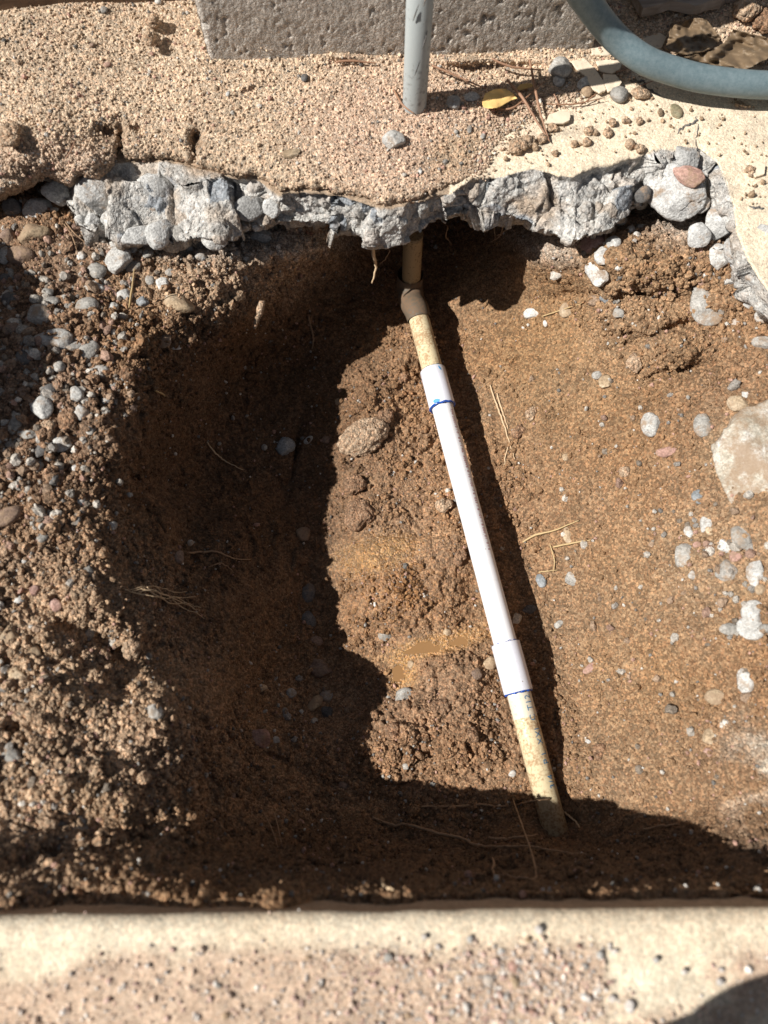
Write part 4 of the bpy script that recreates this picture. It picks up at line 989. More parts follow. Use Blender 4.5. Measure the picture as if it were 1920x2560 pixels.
OLD = dirty('old_pvc', (.66, .55, .35), (.40, .27, .15), .52, .4)
OLDW = dirty('old_pvc_wiped', (.68, .62, .50), (.50, .38, .24), .3, .4)
ELB = dirty('dirty_elbow', (.11, .085, .06), (.16, .10, .06), .55, .6)
RIS = dirty('old_riser', (.36, .26, .14), (.14, .09, .05), .35, .6)
GREY = dirty('grey_standpipe', (.36, .385, .38), (.20, .20, .19), .28, .38, 25)
BLUE = plastic('blue_primer', (.008, .07, .36), .2, .6)
INKR = plastic('red_ink', (.34, .03, .03), .6)
INKB = plastic('blue_ink', (.02, .15, .30), .6)

zA, zB = -.214, -.203
A = V(1040, 770, zA); B = V(1392, 2090, zB); ax = (B-A).normalized()
def at_y(py):      # distance along the axis where it crosses image row py
    lo, hi = 0, (B-A).length
    for _ in range(40):
        m = (lo+hi)/2; p = A+ax*m; d = p-Vector((0, 0, H)); dz = d.y*-ST*1 + -d.z*CT; 
        yy = d.y*CT + d.z*ST; row = 1280-F*yy/(d.y*ST - d.z*CT)
        if row < py: lo = m
        else: hi = m
    return (lo+hi)/2
pipe = empty('water_pipe', A); tag(pipe, 'white plastic water pipe with two white couplings joining old yellowed pipe across the hole', 'pipe')
def pobj(name, me, mat, par=pipe):
    me.transform(Matrix.Translation(-A)); return new_obj(name, me, mat, par)
rP, rC = .01335, .01640
d1, d2, d3, d4 = at_y(926), at_y(1017), at_y(1608), at_y(1731)
L = (B-A).length
pobj('old_pipe', lathe('old_pipe', A, B, [(-.002, rP), (d1+.004, rP)]), OLD)
pobj('new_pipe', lathe('new_pipe', A, B, [(d2-.004, rP), (d3+.004, rP)]), PVC)
dm_ = at_y(1795)
o = pobj('old_pipe', lathe('old_pipe', A, B, [(d4-.004, rP), (dm_, rP)]), OLDW); o['label'] = 'wiped pale start of the old pipe below the lower coupling'
o = pobj('old_pipe', lathe('old_pipe', A, B, [(dm_, rP), (L, rP), (L, 0)]), OLD); o['label'] = 'yellowed muddy end of the old pipe entering the soil'
for (a, b) in ((d1, d2), (d3, d4)):
    pobj('coupling', lathe('coupling', A, B, [(a+.0004, rP-.0005), (a+.0002, rC-.0012), (a, rC-.0009), (a+.0009, rC), (b-.0009, rC), (b, rC-.0009), (b-.0002, rC-.0012), (b-.0004, rP-.0005)]), PVC2)
def ring_bead(name, d, r, w_, seed, mat=BLUE, a0=0, a1=2*math.pi, k0=1.0):
    t = ax; u = Vector((0, 0, 1)); u = (u-t*u.dot(t)).normalized(); b = t.cross(u); rr = random.Random(seed); pts_ = []; rs = []
    n = 28
    for k in range(n+1):
        a = a0+(a1-a0)*k/n; pts_.append(A+t*(d+rr.gauss(0, .0003))+(u*math.cos(a)+b*math.sin(a))*r); rs.append(w_*(.55+.9*rr.random())*k0)
    return pobj(name, tube_mesh(name, pts_, rs, 8, 3), mat)
ring_bead('primer_ring', d2+.0004, rC-.0008, .00125, 1)
ring_bead('primer_ring', d4+.0004, rP+.0012, .0012, 2)
ring_bead('primer_ring', d3-.0003, rP+.0003, .00045, 3)
ring_bead('primer_ring', d1-.0003, rP+.0004, .0011, 4, dirty('primer_grime', (.06, .10, .11), (.25, .22, .18), .4))
# smears and printed lettering wrapped on the pipe
tu = Vector((0, 0, 1)); tu = (tu-ax*tu.dot(ax)).normalized(); tb = ax.cross(tu)   # tb points to image ...
def on_pipe(d, ang, r): return A+ax*d+(tu*math.cos(ang)+tb*math.sin(ang))*r
side = 1 if tb.x > 0 else -1
def smear(name, d, ang, ln, wd, r, seed, mat):
    rr = random.Random(seed); bm = bmesh.new(); n, m = 10, 6; vs_ = []
    for i in range(n):
        for j in range(m):
            t = i/(n-1); e = math.sin(math.pi*t)**.5 if 0 < t < 1 else .15
            vs_.append(bm.verts.new(on_pipe(d+(t-.5)*ln+rr.gauss(0, .0002), ang+side*((j/(m-1)-.5)*wd*e+(t-.5)*.002)/r, r+.0002)))
    for i in range(n-1):
        for j in range(m-1): bm.faces.new((vs_[i*m+j], vs_[i*m+j+1], vs_[(i+1)*m+j+1], vs_[(i+1)*m+j]))
    me = bpy.data.meshes.new(name); bm.to_mesh(me); bm.free(); return pobj(name, me, mat)
LB = plastic('thin_blue_smear', (.10, .34, .62), .3)
smear('primer_smear', d2-.003, -side*.5, .006, .009, rC, 1, LB); smear('primer_smear', d1+.006, side*.42, .006, .0025, rC, 2, LB)
def lettering(name, text, d0, ang, size, r, mat, updir=False):
    cu = bpy.data.curves.new(name, 'FONT'); cu.body = text; cu.size = size; cu.resolution_u = 3; cu.space_character = 1.1
    to = bpy.data.objects.new(name, cu); C.objects.link(to); dg = bpy.context.evaluated_depsgraph_get()
    me = bpy.data.meshes.new_from_object(to.evaluated_get(dg)); C.objects.unlink(to); bpy.data.objects.remove(to)
    bm = bmesh.new(); bm.from_mesh(me); bmesh.ops.triangulate(bm, faces=bm.faces[:])
    bmesh.ops.subdivide_edges(bm, edges=[e for e in bm.edges if e.calc_length() > size*.25], cuts=1)
    for v in bm.verts:
        x, y = v.co.x, v.co.y
        if updir: v.co = on_pipe(d0-x, ang+side*(-(size*.35)+y)*-1/r*-1 if False else ang-side*(y-size*.35)/r, r+.00015)
        else: v.co = on_pipe(d0+x, ang+side*(y-size*.35)/r, r+.00015)
    bm.to_mesh(me); bm.free(); me.materials.clear(); return pobj(name, me, mat)
# old pipe print reads upwards, letters' tops towards the left
lettering('pipe_print', 'C T12', at_y(1806), side*.45, .0102, rP, INKB, True)
lettering('pipe_print', 'XXI', at_y(1865), side*.55, .0100, rP, INKB, True)
lettering('pipe_print', '3/4   P L', at_y(1975), side*.60, .0105, rP, INKB, True)
lettering('pipe_print', 'MN 230310 / 0   8 S  1 NL  30BWS  0 10 1-00  7 E  023 1 8  -01 1 8 000 01  0 I 0', d2+.010, side*.66, .0050, rP, INKR, False)

# elbow and riser
r0 = V(1033, 585, -.135); r1 = V(1028, 700, -.208)
elbow_top = V(1026, 690, -.2)
e0 = V(1026, 686, -.203); e1 = V(1024, 715, -.222); e2 = V(1030, 752, -.226); e3 = A+ax*.018
pobj('elbow', tube_mesh('elbow', [e0, e1, e2, A+ax*.004, e3], [.0172, .0176, .0172, .0165, .0152], 32, 6, False), ELB)
pobj('riser', tube_mesh('riser', [r0, (r0+r1)/2, r1], .0123, 32, 4), RIS)

# grey standpipe out of the sand (top beyond the frame)
b0 = V(1036, 268, -.01); b0.z = -.01; tp = b0.copy(); tp.z = .40; tp.x += .001
base = V(1036, 278, .011); t0_ = Vector((base.x, base.y+.009, -.03)); t1_ = Vector((base.x+.002, base.y+.012, .36))
st = empty('standpipe', t0_); tag(st, 'grey upright pipe with scratches rising out of the sand before the wall', 'pipe')
me = lathe('pipe_body', t0_, t1_, [(0, .0128), (.39, .0131), (.39, 0)]); me.transform(Matrix.Translation(-t0_)); new_obj('pipe_body', me, GREY, st)
for k, (zz, a) in enumerate([(.12, -2.0), (.135, -1.3), (.06, -1.7), (.09, -1.2), (.17, -1.9)]):
    pp = [t0_+Vector((math.cos(a+j*.12)*.0131, math.sin(a+j*.12)*.0131, .03+zz+j*.006)) for j in range(4)]
    me = tube_mesh('scratch', pp, [.0002, .0006, .0005, .0002], 6, 3); me.transform(Matrix.Translation(-t0_)); new_obj('scratch', me, SM['dark'], st)

# garden hose
HP = [(1330, -330, .20), (1395, -150, .15), (1428, -60, .12), (1463, 0, .095), (1535, 91, .06), (1608, 148, .045), (1685, 178, .036), (1776, 200, .030), (1920, 213, .026), (2080, 205, .02), (2300, 190, .016)]
hm_, hn, hl, hb = mat_base('hose_rubber', .45, .4)
geo = hn.new('ShaderNodeNewGeometry'); no = hn.new('ShaderNodeTexNoise'); no.inputs['Scale'].default_value = 160; no.inputs['Detail'].default_value = 9; no.inputs['Roughness'].default_value = .85
hl.new(geo.outputs['Position'], no.inputs['Vector']); rp = hn.new('ShaderNodeValToRGB'); e = rp.color_ramp
e.elements[0].position = .38; e.elements[0].color = (.105, .155, .172, 1); e.elements[1].position = .75; e.elements[1].color = (.22, .27, .285, 1); hl.new(no.outputs[0], rp.inputs[0]); hl.new(rp.outputs[0], hb.inputs['Base Color'])
hose = new_obj('garden_hose', tube_mesh('garden_hose', [V(*p) for p in HP], .0136, 40, 14), hm_)
tag(hose, 'dusty blue grey garden hose curving across the upper right corner', 'hose')

# ------------------------------------------------------------------ wall block
def wall():
    a = V(528, 174, .012); b = V(1488, 109, .012); u = (b-a); u.z = 0; Lw = u.length; u.normalize(); n = Vector((u.y, -u.x, 0)); hgt = .34; th = .2
    if n.y > 0: n = -n
    nx, nz = 330, 150; xs = np.linspace(0, Lw, nx); zs = np.linspace(-.03, hgt, nz); Xg, Zg = np.meshgrid(xs, zs)
    lean = (.155)*(0)  # plumb
    p = np.stack([a.x+u.x*Xg, a.y+u.y*Xg, Zg], -1).reshape(-1, 3)
    dd = .0005*fbm(p, 60, 4, 5)+.0005*fbm(p, 300, 3, 6); pit = np.clip(fbm(p, 170, 3, 7)-.30+.18*fbm(p, 14, 3, 17), 0, 1); dd -= pit*.014
    ed = np.minimum(Xg, Lw-Xg).ravel(); dd -= .004*np.clip(1-ed/.006, 0, 1)**2*(1+fbm(p, 80, 3, 3))
    p2 = p + np.array(n[:])*dd[:, None]
    colr = np.ones((len(p), 3))*np.array((.54, .49, .43))*(1+.30*fbm(p, 12, 5, 9))[:, None]
    f = grid_faces(nz, nx); k0 = len(p2)
    back = []
    th3 = -Vector(n[:])*th
    extra = [Vector(p2[(nz-1)*nx].tolist())+th3, Vector(p2[nz*nx-1].tolist())+th3, Vector(p2[0].tolist())+th3, Vector(p2[nx-1].tolist())+th3]
    allv = np.r_[p2, np.array([e_[:] for e_ in extra])]; colr = np.r_[colr, np.tile((.34, .31, .28), (4, 1))]
    # sides as strips of quads fanned to back edges
    vs_ = [tuple(v) for v in allv]; fs = [tuple(x) for x in f]
    tl, tr, bl, br = k0, k0+1, k0+2, k0+3
    fs.append(tuple([(nz-1)*nx+i for i in range(nx)]+[tr, tl])); fs.append(tuple([i*nx for i in range(nz)]+[tl, bl])); fs.append(tuple([br, tr]+[i*nx+nx-1 for i in range(nz-1, -1, -1)])); fs.append((bl, tl, tr, br))
    me = bpy.data.meshes.new('concrete_block'); me.from_pydata(vs_, [], fs); me.polygons.foreach_set('use_smooth', [len(q_) == 4 for q_ in fs[:-1]]+[False])
    at_ = me.color_attributes.new('Col', 'FLOAT_COLOR', 'POINT'); c4 = np.ones((len(allv), 4), np.float32); c4[:, :3] = colr; at_.data.foreach_set('color', c4.ravel()); me.update(); return me
wb = new_obj('concrete_block', wall(), grain_mat('block_concrete', 420, .8, 1.2, .6, .0012, .08, pores=200)); tag(wb, 'shaded rough grey concrete block standing at the top behind the standpipe', 'concrete block')

# board at the top left
def box_mesh(name, cx_, cy_, cz_, sx, sy, sz, rz, bev=.002):
    bm = bmesh.new(); bmesh.ops.create_cube(bm, size=1); bmesh.ops.scale(bm, vec=(sx, sy, sz), verts=bm.verts)
    bmesh.ops.bevel(bm, geom=bm.edges[:], offset=bev, segments=2, affect='EDGES'); bmesh.ops.rotate(bm, matrix=Matrix.Rotation(rz, 3, 'Z'), verts=bm.verts)
    bmesh.ops.translate(bm, vec=(cx_, cy_, cz_), verts=bm.verts); me = bpy.data.meshes.new(name); bm.to_mesh(me); bm.free(); return me
def rough_board(sx, sy, sz, rz):
    bm = bmesh.new(); bmesh.ops.create_cube(bm, size=1); bmesh.ops.subdivide_edges(bm, edges=bm.edges[:], cuts=24, use_grid_fill=True)
    bmesh.ops.scale(bm, vec=(sx, sy, sz), verts=bm.verts); p = np.array([v.co[:] for v in bm.verts])
    d1_ = fbm(p*np.array((1, .2, .2)), 40, 4, 3); d2_ = fbm(p, 90, 3, 4)
    for v, a_, b_ in zip(bm.verts, d1_, d2_): v.co.y += a_*.010*(1 if v.co.y < 0 else .3)+.001*b_; v.co.z += .004*a_+.002*b_
    bmesh.ops.rotate(bm, matrix=Matrix.Rotation(rz, 3, 'Z'), verts=bm.verts); me = bpy.data.meshes.new('wooden_board'); bm.to_mesh(me); bm.free(); return me
def wood(name, c1, c2):
    m, n, l, b = mat_base(name, .8); tc = n.new('ShaderNodeTexCoord'); mp = n.new('ShaderNodeMapping'); mp.inputs['Scale'].default_value = (6, 60, 60)
    l.new(tc.outputs['Object'], mp.inputs[0]); no = n.new('ShaderNodeTexNoise'); no.inputs['Scale'].default_value = 2; no.inputs['Detail'].default_value = 8; l.new(mp.outputs[0], no.inputs['Vector'])
    rp = n.new('ShaderNodeValToRGB'); rp.color_ramp.elements[0].position = .35; rp.color_ramp.elements[0].color = (*c1, 1); rp.color_ramp.elements[1].position = .65; rp.color_ramp.elements[1].color = (*c2, 1)
    l.new(no.outputs[0], rp.inputs[0]); l.new(rp.outputs[0], b.inputs['Base Color']); return m
WD = wood('weathered_board', (.14, .09, .06), (.24, .17, .12))
l0 = V(-150, 62, .05); l1 = V(480, -22, .045); m_ = (l0+l1)/2; dv = l1-l0
o = new_obj('wooden_board', box_mesh('wooden_board', 0, 0, 0, dv.xy.length, .02, .16, math.atan2(dv.y, dv.x)), WD); o.location = (m_.x, m_.y+.012, .10); tag(o, 'brown board edging the sand in the top left corner', 'board')
l0 = V(1590, 70, .012); l1 = V(2050, -15, .02); dv = l1-l0; m_ = (l0+l1)/2
o = new_obj('wooden_board', rough_board(dv.xy.length, .04, .010, math.atan2(dv.y, dv.x)), wood('grey_board', (.22, .17, .13), (.40, .33, .27))); o.location = (m_.x, m_.y+.028, .014); o.rotation_euler = (R(-14), 0, 0)
tag(o, 'weathered strip of wood lying behind the dry leaves in the upper right', 'board')

# ------------------------------------------------------------------ curb along the bottom
def curb():
    a = V(0, 2293, .09); b = V(1920, 2272, .09); sl = (b.y-a.y)/(b.x-a.x)
    xs = np.linspace(-1.0, 1.0, 800); prof = []
    # section: (offset south, z)
    for z in np.linspace(-.25, .075, 26): prof.append((0.0, z))
    rr_ = .013
    for k in range(1, 9): t = k/9*math.pi/2; prof.append((rr_*(1-math.cos(t)), .09-rr_+rr_*math.sin(t)-.007*0))
    for d_ in np.r_[np.linspace(.016, .30, 130), .34]: prof.append((d_, .09))
    prof = np.array(prof); Xg = np.broadcast_to(xs[None, :], (len(prof), len(xs)))
    Yg = a.y + (Xg-a.x)*sl - prof[:, 0][:, None]; Zg = np.broadcast_to(prof[:, 1][:, None], Xg.shape)
    S_ = np.stack([Xg, Yg, Zg], -1); N_ = grid_normals(S_); 
    if N_[-2, 10, 2] < 0: N_ = -N_
    p = S_.reshape(-1, 3); n_ = N_.reshape(-1, 3)
    # dirt spread on the top
    off = np.broadcast_to(prof[:, 0][:, None], Xg.shape).ravel()
    mm = np.clip((fbm(p, 11, 5, 3, .62)*2.8 + 1.15 - 3.0*np.abs(p[:, 0]-.05) + 5*(off-.02)*(off < .12)), -1, 1)
    mm = mm*smooth(off, .010, .035); dirt = np.clip(mm*1.5, 0, 1)*(n_[:, 2] > .8)
    d_ = .0014*fbm(p, 24, 4, 4)+.0004*fbm(p, 240, 3, 5) + dirt*(.0018 + .0007*crumble(p, 260, 6) + .0004*crumble(p, 120, 7))
    p2 = p + n_*d_[:, None]
    cc_ = np.array((.70, .60, .45))*(1+.07*fbm(p, 20, 4, 8))[:, None]
    st_ = np.clip(fbm(p, 12, 4, 12)*2, 0, 1)[:, None]*.35; cc_ = cc_*(1-st_)+np.array((.58, .44, .29))*st_
    cc_ = cc_*(1-dirt[:, None]*.85)+np.array((.46, .33, .24))*dirt[:, None]*.85
    fl = (np.broadcast_to(np.arange(len(prof))[:, None], Xg.shape).ravel() < 27)
    cc_ = np.where(fl[:, None], np.array((.40, .29, .20)), cc_)
    me = np_mesh('curb', p2, grid_faces(len(prof), len(xs), flip=True), True, cc_, np.zeros(len(p2)))
    return me, p2, n_, dirt
me, cp, cn, cdirt = curb()
curb_o = new_obj('curb', me, grain_mat('curb_coat', 420, .86, 1.14, .35, .001, .12)); tag(curb_o, 'cream coated concrete curb with a rounded edge along the bottom of the picture', 'curb')
vis = ((cp[:, 0] > -.32) & (cp[:, 0] < .36) & (cp[:, 1] < -.1)).astype(float)
i = pick(vis*(cdirt**1.3*(.4+2*np.exp(-((cp[:, 0]-.09)/.10)**2))+.004), 24000); sz = np.clip(np.exp(rng.normal(math.log(.00070), .5, len(i))), .0003, .0030)
crumbs('curb_grit', cp[i], cn[i], sz, np.clip(np.array([(.60, .47, .37), (.66, .60, .54), (.56, .40, .34), (.50, .46, .42), (.70, .66, .60)])[rng.choice(5, len(i), p=[.45, .15, .2, .12, .08])]*rng.uniform(.8, 1.15, (len(i), 1)), 0, .8), 2, .15, True, sink=.15, label='sand and grit spilled over the top of the cream curb', cat='grit')
# larger pebbles on the curb
CB = """1175 2349 20 26 white egg 0|white pebble on the curb, upper left of the gravel patch
1253 2380 24 20 white egg 0|white pebble on the curb right of the first
1347 2324 26 28 gray egg 0|grey pebble close behind the curb edge
1320 2350 18 18 tan egg 0|tan pebble beside the grey one near the curb edge
1284 2418 38 34 pink egg 20|large purplish pink pebble on the curb
1287 2455 26 36 brown egg -20|brown pebble under the large purplish pink one
1222 2450 36 40 gray egg 0|round grey beige pebble left of the purplish pink one
1365 2378 18 22 gray egg 0|small grey pebble in the middle of the curb gravel
1410 2415 26 22 pink egg 0|pinkish pebble right of the curb gravel centre
1460 2416 24 22 white egg 0|cream white pebble right of the pinkish one
1500 2385 20 24 white egg 0|white egg shaped pebble on the right of the curb gravel
1530 2497 28 20 gray egg 0|pale grey pebble low in the curb gravel
1575 2516 32 38 blue egg 20|blue grey pebble low on the right of the curb
1460 2492 22 22 white egg 0|cream pebble left of the pale grey one low down
1265 2492 26 22 gray egg 0|flat greenish grey pebble low in the curb gravel
1447 2366 14 12 pink egg 0|small bright red pebble on the curb
1112 2493 16 14 white egg 0|white pebble low on the left of the curb gravel
1222 2502 16 14 white egg 0|small white pebble under the round grey beige one
1066 2398 22 18 pink egg 0|pinkish pebble at the left of the curb gravel
970 2394 28 26 dark egg 0|dark round pebble far left of the curb gravel
1060 2342 22 18 gray egg 0|grey pebble alone behind the curb edge
1800 2455 26 22 gray egg 0|grey pebble in the corner shadow of the curb
1710 2430 22 16 blue egg 0|bluish pebble at the corner shadow's edge
1130 2530 18 16 white egg 0|white pebble at the bottom edge of the picture
1020 2540 22 16 tan egg 0|tan pebble at the bottom edge left of the white one
1330 2530 20 18 pink egg 0|pink pebble at the bottom edge
1640 2400 20 18 white egg 0|white pebble right of the curb gravel patch
770 2395 20 14 brown egg 0|brown pebble on the sandy patch of the curb
565 2540 24 20 brown egg 0|brown pebble at the bottom left of the curb
545 2465 18 16 dark egg 0|dark pebble on the left of the curb"""
for k, ln in enumerate(CB.splitlines()):
    a, lab = ln.split('|'); x, y, ww, hh, kd, shp_, ang = a.split(); x, y, ww, hh, ang = map(float, (x, y, ww, hh, ang))
    s = V(x, y, .093); dep = .78*(H-.093)/(CT-(1280-y)/F*ST); wm, hm = ww*dep/F, hh*dep/F; dmm = .55*min(wm, hm)
    o = new_obj('pebble', stone_mesh('pebble', wm, hm, dmm, shp_, 700+k, SM[{'gray': 'cgray', 'blue': 'cgray', 'dark': 'gray', 'brown': 'tan'}.get(kd, kd)], 3)); o.location = s+Vector((0, 0, dmm*.02)); o.rotation_euler = (0, 0, -R(ang)); tag(o, lab, 'pebble')

# ------------------------------------------------------------------ puddles
def puddle(name, x, y, rx, ry, ang, z, seed):
    n = 72; t_ = np.linspace(0, 2*math.pi, n, endpoint=False); q_ = np.stack([np.cos(t_), np.sin(t_), 0*t_], 1)
    k_ = 1+.38*fbm(q_+seed, 1.6, 3, seed); u_ = rx*np.cos(t_)*k_; v_ = ry*np.sin(t_)*k_; a_ = R(ang)
    p_ = P(x+u_*math.cos(a_)-v_*math.sin(a_), y+u_*math.sin(a_)+v_*math.cos(a_), z+0*t_)
    me = bpy.data.meshes.new(name); me.from_pydata([tuple(v) for v in p_], [], [tuple(range(n))[::-1]]); me.update()
    return tag(new_obj(name, me, WM), kind='structure')
WM, n_, l_, b_ = mat_base('muddy_water', .07, .5); b_.inputs['Base Color'].default_value = (.27, .15, .065, 1)
puddle('water', 1135, 1603, 105, 24, -12, surf(1130, 1606)[0].z+.0003, 3)
puddle('water', 1012, 1690, 34, 36, 0, surf(1012, 1690)[0].z+.0004, 8)
print('PUD', surf(1130, 1606)[0].z, surf(1012, 1690)[0].z)

# ------------------------------------------------------------------ roots, straws, needles
def fibre(name, pts, wpx, mat, label, cat, lift=.0012, fn=surf, group=None, wob=.0003, tip=.35, seed=0):
    q_ = []
    for p in pts:
        if len(p) == 3: q_.append(V(p[0], p[1], p[2])); continue
        s, nr = fn(*p); q_.append(s+nr*lift)
    r_ = wpx*.5*.95/F; n = len(q_); rs = [r_*(1-(1-tip)*abs(2*k/(n-1)-.6)/1.4) for k in range(n)]
    o = new_obj(name, tube_mesh(name, [p-q_[0] for p in q_], rs, 8, 6, True, wob, seed), mat); o.location = q_[0]; tag(o, label, cat, group); return o
ROOT = dirty('root', (.34, .22, .13), (.17, .10, .06), .4, .8, 90); ROOTL = dirty('pale_root', (.58, .43, .27), (.33, .21, .12), .3, .8, 90)
STRAW = dirty('straw', (.48, .35, .18), (.34, .23, .12), .3, .6, 90); NEED = dirty('pine_needle', (.30, .165, .10), (.20, .11, .07), .3, .5, 90)
fibre('root', [(1010, 2018), (1080, 2020), (1150, 2016), (1210, 2012), (1250, 2018), (1290, 2012), (1330, 2003, -.186), (1365, 1999, -.184), (1400, 2001)], 6, ROOT, 'long thin root crossing over the buried end of the pipe', 'root', .003)
fibre('root', [(1400, 2003), (1402, 2025), (1425, 2045), (1445, 2066), (1452, 2080)], 5, ROOTL, 'short pale rootlet dangling right of the pipe end', 'root', .004)
fibre('root', [(930, 2045), (980, 2068), (1020, 2080), (1090, 2090), (1150, 2100), (1190, 2118), (1240, 2130), (1320, 2137), (1390, 2145), (1468, 2157)], 7, ROOT, 'longest root running across the shaded bottom of the hole', 'root', .004)
fibre('root', [(1225, 2104), (1260, 2098), (1300, 2110), (1345, 2104)], 7, ROOT, 'short thick root under the pipe end', 'root', .004)
fibre('root', [(1610, 2078), (1660, 2072), (1705, 2070)], 5, ROOT, 'small root in the shade at the lower right', 'root', .003)
fibre('root', [(1230, 2145), (1236, 2180), (1234, 2205), (1250, 2228)], 5, ROOT, 'root hanging down the shaded wall above the curb', 'root', .003)
fibre('root', [(958, 2205), (962, 2232), (985, 2262)], 8, ROOTL, 'stubby root just above the curb edge', 'root', .003)
fibre('root', [(1280, 1995), (1200, 2220)][:1]+[(1340, 2190), (1300, 2210), (1260, 2205), (1200, 2200), (1130, 2190)], 4, ROOT, 'fine root low on the shaded wall left of centre', 'root', .003)
fibre('root', [(516, 1105), (530, 1130), (560, 1152), (590, 1170), (610, 1176)], 4, ROOTL, 'fine pale rootlet on the dark left wall', 'root', .003)
fibre('root', [(465, 1385), (500, 1384), (540, 1384), (575, 1398), (622, 1402)], 6, ROOT, 'forked root on the shaded left wall, upper branch', 'root', .003)
fibre('root', [(520, 1418), (550, 1412), (582, 1434)], 4, ROOT, 'short root under the forked one on the left wall', 'root', .003)
for k in range(7):
    x0, y0 = 300+random.random()*60, 1475+random.random()*10; pp = [(x0, y0)]
    for j in range(5): x0 += 26+random.random()*8; y0 += random.uniform(-6, 22)*(.5+k*.12); pp.append((x0, y0))
    fibre('root', pp, 3, ROOTL, 'hair thin rootlet of the tangle on the rim of the lower left mound', 'root', .006, group='tangle of hair roots on the lower left rim', seed=k)
fibre('root', [(1228, 962), (1240, 1000), (1255, 1040), (1268, 1085), (1280, 1120), (1290, 1150)], 5, ROOTL, 'pale root running down the bank right of the pipe', 'root', .002)
fibre('root', [(1244, 985), (1252, 1010), (1262, 1045), (1272, 1075)], 5, ROOTL, 'second strand beside the pale root on the bank right of the pipe', 'root', .002)
fibre('root', [(1272, 1120), (1262, 1150), (1262, 1175)], 4, ROOTL, 'lower branch of the pale root right of the pipe', 'root', .002)
fibre('root', [(932, 600, -.10), (934, 640, -.13), (940, 668, -.15), (930, 708, -.17)], 10, ROOTL, 'pale root hanging from under the slab into the dark hollow', 'root')
fibre('root', [(975, 625, -.12), (965, 645, -.14), (950, 660, -.15)], 3, ROOT, 'thin rootlet beside the riser under the slab', 'root')
fibre('root', [(768, 785), (776, 820), (782, 850), (780, 872)], 7, ROOT, 'brown root on the dark wall left of the riser', 'root', .003)
fibre('root', [(655, 752, -.112), (650, 775, -.118), (642, 800, -.128), (636, 822, -.136)], 20, SM['clod'], 'crusted finger of root and soil sticking out of the lit slope', 'root')
for k, pp in enumerate([[(1240, 540, -.12), (1236, 575, -.14), (1240, 600, -.15)], [(1262, 545, -.12), (1250, 590, -.15), (1225, 605, -.16)], [(1290, 550, -.11), (1260, 580, -.13), (1240, 590, -.14)], [(1120, 565, -.12), (1115, 590, -.14), (1130, 610, -.15)]]):
    fibre('root', pp, 3, ROOT, 'fine root hanging from the underside of the slab in the hollow', 'root', group='fine roots hanging under the slab', seed=k)
for k, (pp, lab) in enumerate([([(324, 775), (328, 735, -.045), (336, 672, -.02)], 'upright beige straw standing in the left gravel'), ([(376, 975), (392, 984), (411, 992)], 'short golden straw on the left slope'),
    ([(1307, 1356), (1340, 1338), (1390, 1325), (1452, 1303)], 'longest golden straw right of the pipe'), ([(1385, 1368), (1430, 1358), (1482, 1349)], 'second straw below the longest one'), ([(1378, 1362), (1388, 1400), (1382, 1432)], 'thin straw bent downwards from the longest one'),
    ([(1359, 792), (1400, 777), (1452, 758)], 'thin straw beside the dusty tan stone under the slab'), ([(1350, 1431), (1372, 1428), (1395, 1424)], 'tiny straw above the blue grey pebble'),
    ([(655, 2036), (672, 2078), (694, 2128)], 'left one of two straws in the shaded lower left'), ([(681, 2036), (690, 2078), (701, 2126)], 'right one of two straws in the shaded lower left'), ([(1160, 1880), (1120, 1900), (1080, 1912)], 'straw in the crumbly floor left of the old pipe'),
    ([(165, 562), (190, 590), (222, 614)], 'brown needle under the left sand lip, upper'), ([(162, 566), (182, 598), (196, 632)], 'brown needle under the left sand lip, lower')]):
    fibre('straw', pp, 6 if k < 4 else 4, STRAW if k < 7 else ROOT, lab, 'straw', .003, wob=.0001, seed=k)
fs_ = [([(1324, 150, .02), (1337, 217, .015), (1351, 284, .01), (1373, 352, .004)], 7, 'long pine needle pointing from the wall to the slab, right one of the pair'), ([(1268, 199, .014), (1306, 244, .014), (1340, 300, .010), (1375, 354, .004)], 7, 'long pine needle, left one of the pair meeting on the slab'),
       ([(1368, 260, .004), (1438, 260, .005), (1512, 243, .006)], 4, 'reddish needle lying left to right beside the white scrap'), ([(1490, 235, .007), (1470, 250, .005), (1446, 268, .003)], 4, 'short needle crossing the reddish one'),
       ([(1245, 273, .006), (1282, 270, .008), (1320, 240, .010), (1360, 204, .012)], 5, 'curved needle under the yellow leaf'), ([(1230, 147, .02), (1279, 167, .018), (1360, 175, .016)], 6, 'needle lying in the wall\'s foot shade'),
       ([(1080, 163, .02), (1130, 185, .018), (1215, 222, .014)], 6, 'brown needle in the shade right of the standpipe'), ([(985, 225, .014), (1005, 260, .016), (1035, 284, .014)], 6, 'brown needle left of the standpipe foot'), ([(1385, 235, .006), (1392, 250, .004), (1398, 268, .003)], 4, 'tiny needle under the grey stone'),
       ([(165, 395, .03), (180, 372, .034), (188, 350, .036)], 4, 'dry grass blade on the left sand'), ([(1540, 180, .006), (1600, 165, .008)], 4, 'needle in the hose shadow, left'), ([(1600, 215, .004), (1650, 195, .006)], 4, 'needle in the hose shadow, right'), ([(840, 155, .022), (880, 152, .022), (940, 158, .02)], 6, 'dark twig at the foot of the wall left of the standpipe')]
for k, (pp, w_, lab) in enumerate(fs_): fibre('pine_needle', pp, w_, NEED, lab, 'pine needle', wob=.0001, seed=k+40)

